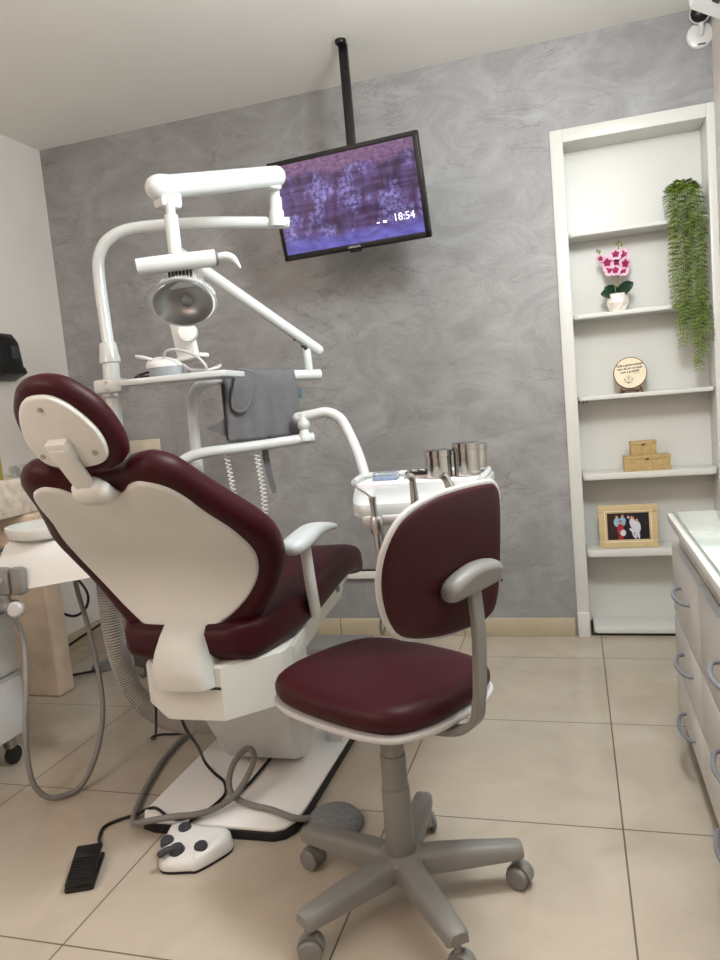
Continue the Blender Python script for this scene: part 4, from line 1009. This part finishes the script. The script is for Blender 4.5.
# column
G().cyl((SC.x, SC.y, 0.30), (SC.x, SC.y, 0.415), 0.0255, n=32).build('gas_spring', M_greyp, sl)
G().cyl((SC.x, SC.y, 0.235), (SC.x, SC.y, 0.345), 0.0295, 0.0285, n=32, bevel=0.002).build('column_sleeve', M_greyp, sl)
G().cyl((SC.x, SC.y, 0.105), (SC.x, SC.y, 0.268), 0.0335, 0.0315, n=32, bevel=0.002).build('column_sleeve', M_greyp, sl)
hub = G().lathe([(0.03, 0.06), (0.052, 0.068), (0.058, 0.08), (0.056, 0.105), (0.045, 0.116), (0.036, 0.118)], (SC.x, SC.y, 0), (0, 0, 1), 32).build('base_hub', M_greyp, sl)
G().cyl((SC.x, SC.y, 0.045), (SC.x, SC.y, 0.062), 0.018).build('hub_boss', M_dark, sl)
for k in range(5):
    a = math.radians(90.5+72*k); dr = Vector((math.cos(a), math.sin(a), 0)); sd = Vector((-dr.y, dr.x, 0))
    rings = []
    for r, w, z0, z1 in [(0.03, 0.030, 0.068, 0.116), (0.09, 0.029, 0.068, 0.116), (0.17, 0.027, 0.071, 0.112), (0.24, 0.0245, 0.073, 0.107), (0.266, 0.0235, 0.073, 0.105), (0.274, 0.020, 0.077, 0.100)]:
        c = SC+dr*r
        rings.append([c+sd*w*q+Vector((0, 0, z)) for q, z in ((-1, z0), (-1, z1-.014), (-.8, z1-.004), (-.55, z1), (.55, z1), (.8, z1-.004), (1, z1-.014), (1, z0))])
    G().loft(rings).build('leg', M_greyp, sl, 35)
    wa = math.radians((-150, -112, -80, -100, -112)[k])
    cpos = SC+dr*0.262
    # fork is the caster part, its two wheels are sub-parts
    T = Matrix.Translation(cpos) @ Matrix.Rotation(wa, 4, 'Z')
    g = G(); R = 0.0285; rr_ = []
    for x in (-0.0105, 0.0105):
        rr_.append([Vector((x, 0.004+R*math.cos(t), 0.0255+R*math.sin(t))) for t in [PI*q/12 for q in range(13)]])
    g.loft(rr_); g.cyl((0, 0.0, 0.045), (0, 0.0, 0.080), 0.007)
    ca = at(g, T).build('caster', M_greyp, sl, 50)
    for s in (-1, 1):
        g = G().cyl((0.0108*s, 0.004, 0.0255), (0.0245*s, 0.004, 0.0255), 0.0255, bevel=0.005, n=28)
        at(g, T).build('wheel', M_greyp, ca, 50)

# ============================================================ DRAWER CABINETS (right)
def cabinet(y0, y1, label):
    c = thing('drawer_cabinet', label, 'cabinet', (0.42, (y0+y1)/2, 0), group='drawer cabinets along the right wall')
    G().box((0.438, (y0+y1)/2, 0.345), (0.30, y1-y0, 0.56), 0.001).build('carcass', M_lam, c)
    G().box((0.438, (y0+y1)/2, 0.034), (0.30, y1-y0, 0.068), 0).build('plinth', M_dark, c)
    yc = (y0+y1)/2
    for zb, zt, hz in ((0.393, 0.603, 0.510), (0.220, 0.381, 0.312), (0.085, 0.211, 0.132)):
        d = G(); d.box((0.275, yc, (zb+zt)/2), (0.018, y1-y0-0.005, zt-zb), 0.0012)
        # top edge banding
        dr = d.build('drawer', M_drawer, c)
        G().box((0.275, yc, zt+0.0002), (0.0182, y1-y0-0.005, 0.0012), 0).build('edge_band', M_edge if zt > 0.5 else M_lam, dr)
        hy = yc-0.02
        pts = [(0.266, hy-0.085, hz), (0.255, hy-0.081, hz), (0.244, hy-0.062, hz), (0.235, hy, hz), (0.244, hy+0.062, hz), (0.255, hy+0.081, hz), (0.266, hy+0.085, hz)]
        G().tube(pts, 0.0055, n=10, smooth=5).build('handle', M_handle, dr)
    return c
cabinet(1.92, 2.42, 'white three-drawer cabinet at the far end of the worktop')
cabinet(1.26, 1.915, 'white three-drawer cabinet nearest the photographer under the worktop')
wt = thing('worktop', 'white worktop with green-tinted glass sheet over the drawer cabinets', 'worktop', (0.42, 1.6, 0.65))
G().box((0.435, 1.8275, 0.657), (0.29, 1.135, 0.060), 0.001).build('apron_rail', M_lam, wt)
G().box((0.418, 1.80, 0.695), (0.335, 1.12, 0.024), 0.003).build('slab', M_lam, wt)
G().box((0.424, 1.795, 0.7105), (0.318, 1.10, 0.006), 0.0015).build('glass_sheet', M_glass_top, wt)
G().box((0.266, 1.795, 0.7108), (0.004, 1.102, 0.0062), 0).build('glass_edge', M_glass_edge, wt)

# ============================================================ SHELF OBJECTS
zs = SHELF_Z
# trailing plant in white pot, top shelf
tp = thing('trailing_plant', 'long trailing green plant spilling down from a white pot', 'plant', (0.445, 3.385, zs[0]))
G().lathe([(0.036, 0), (0.040, 0.004), (0.050, 0.105), (0.052, 0.110), (0.047, 0.110), (0.044, 0.10), (0.0, 0.10)], (0.445, 3.388, zs[0]), (0, 0, 1), 32).build('pot', M_plastic, tp)
def leaf(g, p, d, ln, w, m=0):
    d = Vector(d).normalized(); up = Vector((0, 0, 1)) if abs(d.z) < 0.9 else Vector((0, -1, 0))
    s = d.cross(up).normalized(); n = s.cross(d).normalized(); p = Vector(p)
    g.add([p, p+d*ln*.35+s*w, p+d*ln*.75+s*w*.75-n*ln*.03, p+d*ln-n*ln*.08, p+d*ln*.75-s*w*.75-n*ln*.03, p+d*ln*.35-s*w, p+d*ln*.45+n*w*.35],
          [[0, 1, 6], [1, 2, 6], [2, 3, 6], [3, 4, 6], [4, 5, 6], [5, 0, 6]], m)
rnd = random.Random(3)
g = G()
for k in range(190):
    a = rnd.random()*2*PI; rr = 0.062*math.sqrt(rnd.random())
    p = Vector((0.468+rr*0.92*math.cos(a), 3.365+rr*0.75*math.sin(a), zs[0]+0.115+0.035*(1-(rr/0.062)**2)))
    leaf(g, p, (math.cos(a)*0.9, math.sin(a)*0.9-0.2, 0.5-rnd.random()), 0.021+0.008*rnd.random(), 0.0075)
g.build('crown_foliage', M_leaf, tp, 80)
vines = [(-0.066, 0.50), (-0.058, 0.64), (-0.048, 0.58), (-0.038, 0.70), (-0.029, 0.60), (-0.019, 0.68), (-0.009, 0.60), (0.001, 0.70), (0.011, 0.80), (0.021, 0.70), (0.031, 0.84), (0.040, 0.72), (0.049, 0.76), (0.058, 0.62), (0.066, 0.68)]
for i, (dx, ln) in enumerate(vines):
    dx *= 0.9; x = 0.466+dx; yo = 3.293-0.010*math.sin(i*1.7)-0.008*math.cos(i*2.9)
    st0 = Vector((0.464+dx*0.5, 3.355, zs[0]+0.13))
    drop = 0.14+ln*0.74
    pts = [st0, Vector((0.465+dx*0.85, 3.325, zs[0]+0.135-abs(dx)*0.25)), Vector((x, yo+0.006, zs[0]+0.085-abs(dx)*0.4))]
    nseg = max(3, int(drop/0.08)); z0 = pts[-1].z; zend = zs[0]+0.15-drop
    for k in range(1, nseg+1):
        t = k/nseg
        pts.append(Vector((x+0.006*math.sin(t*7+i)+0.012*t, yo+0.003*math.sin(t*9+i*2), z0+(zend-z0)*t)))
    g = G(); g.tube(pts, 0.0012, n=5, smooth=3)
    Pv = spline(pts, 10); L = 0; last = 0
    ang = rnd.random()*6
    for k in range(1, len(Pv)):
        L += (Pv[k]-Pv[k-1]).length
        if L-last > 0.0145:
            last = L; T = (Pv[k]-Pv[k-1]).normalized(); ang += 2.4
            yaw_ = 0.5*math.sin(k*0.7+i)
            for s in (-1, 1):
                d = Vector((s*math.cos(yaw_), s*math.sin(yaw_)*0.7-0.25, -0.55+0.25*rnd.random()))
                leaf(g, Pv[k], d, 0.0225+0.006*rnd.random(), 0.0100)
    g.build('vine', M_leaf, tp, 80)

# orchid
ox, oy, oz = 0.203, 3.385, zs[1]
orc = thing('orchid', 'pink and magenta orchid in a faceted cream pot on the second shelf', 'potted flower', (ox, oy, oz))
g = G(); rings = []
for r, z, off in [(0.034, 0.0, 0.0), (0.049, 0.038, PI/8), (0.039, 0.076, 0.0), (0.034, 0.076, 0.0), (0.032, 0.066, 0.0)]:
    rings.append([Vector((ox+r*math.cos(2*PI*k/8+off), oy+r*0.9*math.sin(2*PI*k/8+off), oz+z)) for k in range(8)])
g.loft(rings); g.build('pot', M_pot, orc, flat=True)
def bigleaf(g, P0, d, ln, w, droop):
    rows = []
    d = Vector(d).normalized(); s = d.cross(Vector((0, -1, 0.55))).normalized()
    for k in range(9):
        t = k/8; wd = w*(math.sin(PI*min(1, 0.12+t*0.88))**0.6) if k < 8 else 0.001
        c = Vector(P0)+d*ln*t+Vector((0, 0, -droop*t*t))
        rows.append([c-s*wd+Vector((0, -wd*.25, wd*.15)), c, c+s*wd+Vector((0, -wd*.25, wd*.15))])
    vs = [p for r in rows for p in r]; fs = []
    for j in range(8):
        for i in range(2): a = j*3+i; fs.append([a, a+1, a+4, a+3])
    g.add(vs, fs)
for d, ln, w, dr in (((-0.9, -0.35, 0.42), 0.082, 0.027, 0.020), ((0.8, -0.45, 0.72), 0.090, 0.027, 0.012), ((-0.75, 0.0, 0.85), 0.078, 0.024, 0.016)):
    g = G(); bigleaf(g, (ox+0.002, oy, oz+0.068), d, ln, w, dr)
    o = g.build('leaf', M_leafd, orc, 80); md = o.modifiers.new('thickness', 'SOLIDIFY'); md.thickness = 0.0015
stems = [[(ox-0.002, oy, oz+0.06), (ox-0.012, oy-0.004, oz+0.13), (ox-0.028, oy-0.01, oz+0.19), (ox-0.055, oy-0.012, oz+0.235), (ox-0.075, oy-0.012, oz+0.262)],
         [(ox+0.002, oy, oz+0.06), (ox+0.006, oy, oz+0.15), (ox+0.010, oy-0.004, oz+0.22), (ox+0.014, oy-0.008, oz+0.27), (ox+0.016, oy-0.01, oz+0.29)]]
for s_ in stems: G().tube(s_, 0.0018, n=6, smooth=5).build('stem', M_stem, orc)
for bx_, bz_ in ((-0.072, 0.262), (-0.062, 0.257), (0.016, 0.286), (0.006, 0.279), (0.026, 0.272)):
    G().sphere((ox+bx_, oy-0.012, oz+bz_), 0.0055, sc=(0.8, 0.8, 1.2), n=10).build('bud', M_stem, orc)
def flower(x, z, r, tilt, par):
    g = G(); n = Vector((tilt, -1, 0.1)).normalized(); s = n.cross(Vector((0, 0, 1))).normalized(); u = s.cross(n)
    c = Vector((ox+x, oy-0.018-0.010*math.sin(x*310+z*170), oz+z)); n = (n+Vector((0.25*math.sin(z*400), 0, 0.3*math.cos(x*260)))).normalized(); s = n.cross(Vector((0, 0, 1))).normalized(); u = s.cross(n)
    for k in range(5):
        a = PI/2+2*PI*k/5; d = s*math.cos(a)+u*math.sin(a); t = n.cross(d)
        g.add([c, c+d*r*.4+t*r*.44+n*r*.1, c+d*r*.85+t*r*.42+n*r*.06, c+d*r+n*r*.02, c+d*r*.85-t*r*.42+n*r*.06, c+d*r*.4-t*r*.44+n*r*.1, c+d*r*.55+n*r*.16], [[0, 1, 6], [1, 2, 6], [2, 3, 6], [3, 4, 6], [4, 5, 6], [5, 0, 6]], 0)
        g.add([c+n*r*.12, c+d*r*.38+t*r*.26+n*r*.18, c+d*r*.66+n*r*.19, c+d*r*.38-t*r*.26+n*r*.18], [[0, 1, 2, 3]], 1)
    g.sphere(c+n*r*.2-u*r*.15, r*.24, 1, 10, (1, 0.8, 1.2))
    o = g.build('blossom', [M_petal, M_petald], par, 80)
for x, z, r, t in ((-0.034, 0.208, 0.025, -0.4), (0.000, 0.234, 0.024, 0.0), (0.003, 0.205, 0.027, 0.1), (0.030, 0.232, 0.025, 0.3), (0.034, 0.195, 0.025, 0.4), (-0.022, 0.176, 0.027, -0.2), (0.025, 0.168, 0.025, 0.2), (-0.003, 0.170, 0.022, 0.0), (-0.060, 0.226, 0.016, -0.6)):
    flower(x, z, r*1.14, t, orc)

# round wooden plaque on easel
qx, qy, qz = 0.238, 3.375, zs[2]
pq = thing('round_plaque', 'round birch plaque with dark cursive verse and flower', 'plaque', (qx, qy, qz))
pt_ = 0.16; pn = Vector((0, -math.cos(pt_), math.sin(pt_))); pu = Vector((0, math.sin(pt_), math.cos(pt_)))
pc_ = Vector((qx, qy+0.0, qz+0.084))
g = G().lathe([(0.066, 0), (0.068, 0.001), (0.068, 0.009), (0.0655, 0.010)], pc_-pn*0.010, pn, 48); disc = g.build('bark_rim', M_bark, pq)
g = G().lathe([(0.0645, 0), (0.0645, 0.0108), (0.0, 0.0108)], pc_-pn*0.010, pn, 48); g.build('face', M_wood, pq)
TP = Matrix(((1, pu.x, pn.x, pc_.x), (0, pu.y, pn.y, pc_.y), (0, pu.z, pn.z, pc_.z), (0, 0, 0, 1))) @ Matrix.Translation((0, 0, 0.0010)) @ Matrix.Shear('XY', 4, (0.0, 0.0))
SH = Matrix(((1, 0.32, 0, 0), (0.06, 1.1, 0, 0), (0, 0, 1, 0), (0, 0, 0, 1)))
g = G()
text_into(g, 'Toda a generosidade', 0.0128, TP @ Matrix.Translation((-0.002, 0.034, 0)) @ SH, 0.0002, bold=0.00035)
text_into(g, 'vem de um coração', 0.0128, TP @ Matrix.Translation((0.000, 0.020, 0)) @ SH, 0.0002, bold=0.00035)
text_into(g, 'com a gratidão', 0.0128, TP @ Matrix.Translation((0.000, 0.006, 0)) @ SH, 0.0002, bold=0.00035)
g.add([TP @ Vector(p) for p in ((0.014, -0.004, 0), (0.034, -0.002, 0), (0.034, -0.0008, 0), (0.014, -0.0028, 0))], [[0, 1, 2, 3]])
g.build('verse_lettering', M_ink, pq, flat=True)
g = G()
def pl(pts, r=0.0007): g.tube([TP @ Vector((a, b, 0)) for a, b in pts], r, n=5, smooth=4)
for s in (-1, 1):
    pl([(-0.008, -0.046), (-0.008+s*0.006, -0.036), (-0.008+s*0.016, -0.03)]); pl([(-0.008, -0.042), (-0.008+s*0.010, -0.041), (-0.008+s*0.018, -0.038)])
    pl([(-0.008+s*0.016, -0.03), (-0.008+s*0.018, -0.024), (-0.008+s*0.012, -0.026), (-0.008+s*0.016, -0.03)])
pl([(-0.008, -0.05), (-0.008, -0.030), (-0.007, -0.02)]); pl([(-0.014, -0.02), (-0.008, -0.012), (-0.002, -0.017), (-0.007, -0.024), (-0.014, -0.02)])
g.build('flower_drawing', M_ink, pq)
es = thing('plaque_easel', 'small dark wooden easel holding the round plaque', 'easel', (qx, qy, qz))
for s in (-1, 1):
    g = G(); x = qx+s*0.036
    g.tube([(x+s*0.006, qy-0.030, qz+0.003), (x+s*0.003, qy-0.018, qz+0.014), (x, qy-0.020, qz+0.026)], [0.005, 0.0055, 0.0035], n=8, smooth=4)
    g.tube([(x+s*0.004, qy-0.018, qz+0.012), (x, qy+0.022, qz+0.010), (x-s*0.01, qy+0.045, qz+0.004)], [0.0048, 0.0045, 0.004], n=8, smooth=4)
    g.build('foot', M_bark, es)
G().cyl((qx-0.036, qy-0.014, qz+0.0105), (qx+0.036, qy-0.014, qz+0.0105), 0.004, n=10).build('crossbar', M_bark, es)

# kraft boxes
def giftbox(x, y, z, w, d, h, label, rz):
    b = thing('gift_box', label, 'box', (x, y, z), (0, 0, rz), group='gold card boxes on the fourth shelf')
    T = b.matrix_basis
    at(G().box((0, 0, h*0.5-0.004), (w-0.004, d-0.004, h-0.008), 0.001), T).build('box_body', M_kraft, b)
    at(G().box((0, 0, h-h*0.11), (w, d, h*0.22), 0.0012), T).build('lid', M_kraft, b)
    at(G().box((0.0, -d/2-0.001, h*0.78), (0.014, 0.003, 0.008), 0.001), T).build('clasp', M_bark, b)
    return b
giftbox(0.285, 3.372, zs[3]+0.0005, 0.188, 0.085, 0.064, 'wider flat gold card box carrying a smaller box', 0.03)
giftbox(0.274, 3.378, zs[3]+0.065, 0.106, 0.070, 0.060, 'smaller gold card box sitting on top of the wider box', 0.02)

# framed family photograph
pf = thing('photo_frame', 'pale wood framed group portrait standing on the fifth shelf', 'picture frame', (0.198, 3.355, zs[4]))
T = Matrix.Translation((0.198, 3.350, zs[4])) @ Euler((-0.10, 0, 0.0)).to_matrix().to_4x4()
FW, FH, fw = 0.243, 0.187, 0.036
g = G()
g.box((0, 0, FH-fw/2), (FW, 0.018, fw), 0.003); g.box((0, 0, fw/2), (FW, 0.018, fw), 0.003)
g.box((-FW/2+fw/2, 0, FH/2), (fw, 0.018, FH-2*fw+0.002), 0.003); g.box((FW/2-fw/2, 0, FH/2), (fw, 0.018, FH-2*fw+0.002), 0.003)
at(g, T).build('moulding', M_frame, pf)
g = G()
iw, ih = FW-2*fw, FH-2*fw
for c, s in (((0, -0.0085, FH-fw+0.009), (iw+0.024, 0.004, 0.003)), ((0, -0.0085, fw-0.009), (iw+0.024, 0.004, 0.003)), ((-iw/2-0.009, -0.0085, FH/2), (0.003, 0.004, ih+0.024)), ((iw/2+0.009, -0.0085, FH/2), (0.003, 0.004, ih+0.024))):
    g.box(c, s, 0.001)
at(g, T).build('inner_bead', M_wood, pf)
ph = [mat('print_dark', (34, 30, 36), 0.3, noise=(9, 0.2)), mat('print_brown', (52, 34, 32), 0.3, noise=(9, 0.2)), mat('print_skin', (206, 160, 138), 0.3, noise=(80, 0.1)), mat('print_lightblue', (150, 186, 208), 0.3, noise=(80, 0.1)), mat('print_red', (170, 44, 58), 0.3, noise=(80, 0.15)), mat('print_white', (214, 212, 220), 0.3, noise=(80, 0.08)), mat('print_navy', (28, 26, 38), 0.3, noise=(80, 0.1)), mat('print_hair', (58, 38, 34), 0.3, noise=(80, 0.1))]
g = G(); g.box((0, -0.002, FH/2), (iw+0.004, 0.004, ih+0.004), 0, 0)
layer = [0]
def blob(cx, cz, rx, rz, m, rot=0.0, n=16):
    layer[0] += 1; y = -0.0042-0.00004*layer[0]
    vs = [(cx+rx*math.cos(a)*math.cos(rot)-rz*math.sin(a)*math.sin(rot), y, FH/2+cz+rx*math.cos(a)*math.sin(rot)+rz*math.sin(a)*math.cos(rot)) for a in [2*PI*k/n for k in range(n)]]
    g.add(vs, [list(range(n))], m)
layer[0] += 1
g.add([(-iw/2, -0.0042, FH/2-ih/2), (-iw/2+0.05, -0.0042, FH/2-ih/2), (-iw/2+0.05, -0.0042, FH/2+ih/2), (-iw/2, -0.0042, FH/2+ih/2)], [[0, 1, 2, 3]], 1)
def pers(x, zt, cloth, h, w=0.0135, legs=None, head=0.0062):
    blob(x, zt-h*0.42, w, h*0.36, cloth)
    if legs is not None:
        blob(x-0.005, zt-h*0.85, 0.005, h*0.25, legs, -0.1); blob(x+0.005, zt-h*0.85, 0.005, h*0.25, legs, 0.1)
    blob(x, zt+0.002, head*1.1, head*1.25, 7); blob(x, zt-0.001, head*0.85, head, 2)
pers(-0.045, 0.042, 3, 0.055); pers(-0.022, 0.045, 3, 0.055)
pers(0.002, 0.040, 6, 0.09, 0.014, 6); pers(0.020, 0.036, 5, 0.06, 0.012)
pers(0.016, 0.038, 5, 0.05, 0.010); pers(0.036, 0.026, 5, 0.075, 0.015, 5)
pers(-0.032, 0.018, 4, 0.075, 0.014, 4); blob(-0.022, -0.028, 0.012, 0.014, 5)
blob(0.018, -0.018, 0.016, 0.007, 5, -0.5); blob(0.020, -0.036, 0.004, 0.016, 5, 0.3)
at(g, T).build('portrait_print', ph, pf, flat=True)
g = G().box((0.0, 0.045, FH*0.40), (0.05, 0.004, FH*0.78), 0.001, rot=(0.35, 0, 0)); at(g, T).build('strut', M_bark, pf)

# ============================================================ LEFT SIDE
stc = thing('stone_counter', 'rough beige stone counter end on a thick plastered leg', 'counter', (-2.3, 2.6, 0))
G().box((-2.345, 2.62, 0.855), (0.31, 0.62, 0.15), 0.012, seg=3).build('slab', M_stone, stc)
G().box((-2.235, 2.555, 0.39), (0.20, 0.10, 0.78), 0.010, seg=3).build('leg', [M_plasterp], stc)
ctn = thing('clear_bag', 'clear plastic box on the stone counter behind the headrest', 'box', (-2.26, 2.62, 0.93))
G().box((-2.235, 2.62, 0.955), (0.12, 0.10, 0.05), 0.006).build('container', M_clear, ctn)
btl = thing('bottle', 'yellow-green bottle with red cap on the stone counter', 'bottle', (-2.295, 2.52, 0.93))
G().lathe([(0.030, 0), (0.033, 0.004), (0.033, 0.09), (0.026, 0.115), (0.013, 0.125), (0.013, 0.145)], (-2.305, 2.50, 0.9305), (0, 0, 1), 24).build('body', M_yellowgreen, btl)
G().lathe([(0.016, 0.138), (0.016, 0.175), (0.012, 0.180), (0, 0.180)], (-2.305, 2.50, 0.9305), (0, 0, 1), 20).build('cap', M_red, btl)
crt = thing('drawer_trolley', 'white drawer trolley on casters with glass top, far left', 'trolley', (-2.05, 1.80, 0))
G().box((-2.065, 1.80, 0.42), (0.39, 0.40, 0.62), 0.004).build('carcass', M_plastic, crt)
for z0, z1 in ((0.112, 0.318), (0.326, 0.528), (0.536, 0.728)):
    d = G().box((-1.862, 1.80, (z0+z1)/2), (0.02, 0.405, z1-z0), 0.003).build('drawer', M_plastic, crt)
    G().box((-1.856, 1.80, z1-0.006), (0.012, 0.40, 0.010), 0.002).build('pull_edge', M_lightgrey, d)
G().box((-2.05, 1.80, 0.740), (0.42, 0.43, 0.012), 0.002).build('glass_top', M_glass_edge, crt)
for x in (-2.22, -1.90):
    for y in (1.64, 1.96):
        c = G().box((x, y, 0.085), (0.03, 0.035, 0.052), 0.006).build('caster', M_chrome, crt)
        G().cyl((x-0.011, y+0.008, 0.032), (x+0.011, y+0.008, 0.032), 0.032, bevel=0.005).build('wheel', M_rubber, c)
dsp = thing('wall_dispenser', 'black curved dispenser on the white wall at far left', 'dispenser', (-2.503, 2.86, 1.45))
g = G(); rings = []
for y in (2.745, 2.765, 2.885, 2.91):
    e = 0.012 if y in (2.745, 2.91) else 0.0
    rings.append([Vector((-2.502+x, y, z)) for x, z in [(0, 1.40), (0.055-e, 1.385), (0.085-e, 1.40), (0.078-e, 1.47), (0.072-e, 1.535-e), (0.05-e, 1.565-e), (0.02, 1.572-e), (0, 1.57-e)]])
g.loft(rings); g.build('cover', M_blackp, dsp, 50)
g = G(); g.box((-2.457, 2.83, 1.385), (0.085, 0.17, 0.035), 0.008, rot=(0, -0.35, 0)); g.build('tray_lip', M_blackp, dsp)
G().box((-2.424, 2.86, 1.46), (0.004, 0.045, 0.10), 0.001).build('window', M_knob, dsp)
swp = thing('switch_plate', 'beige socket plate low on the grey wall behind the headrest', 'socket', (-2.10, YB, 0.985))
G().box((-2.10, YB-0.005, 0.985), (0.175, 0.010, 0.075), 0.004).build('plate', M_beige, swp)
G().box((-2.10, YB-0.0115, 0.985), (0.05, 0.004, 0.045), 0.002).build('rocker', M_beige, swp)
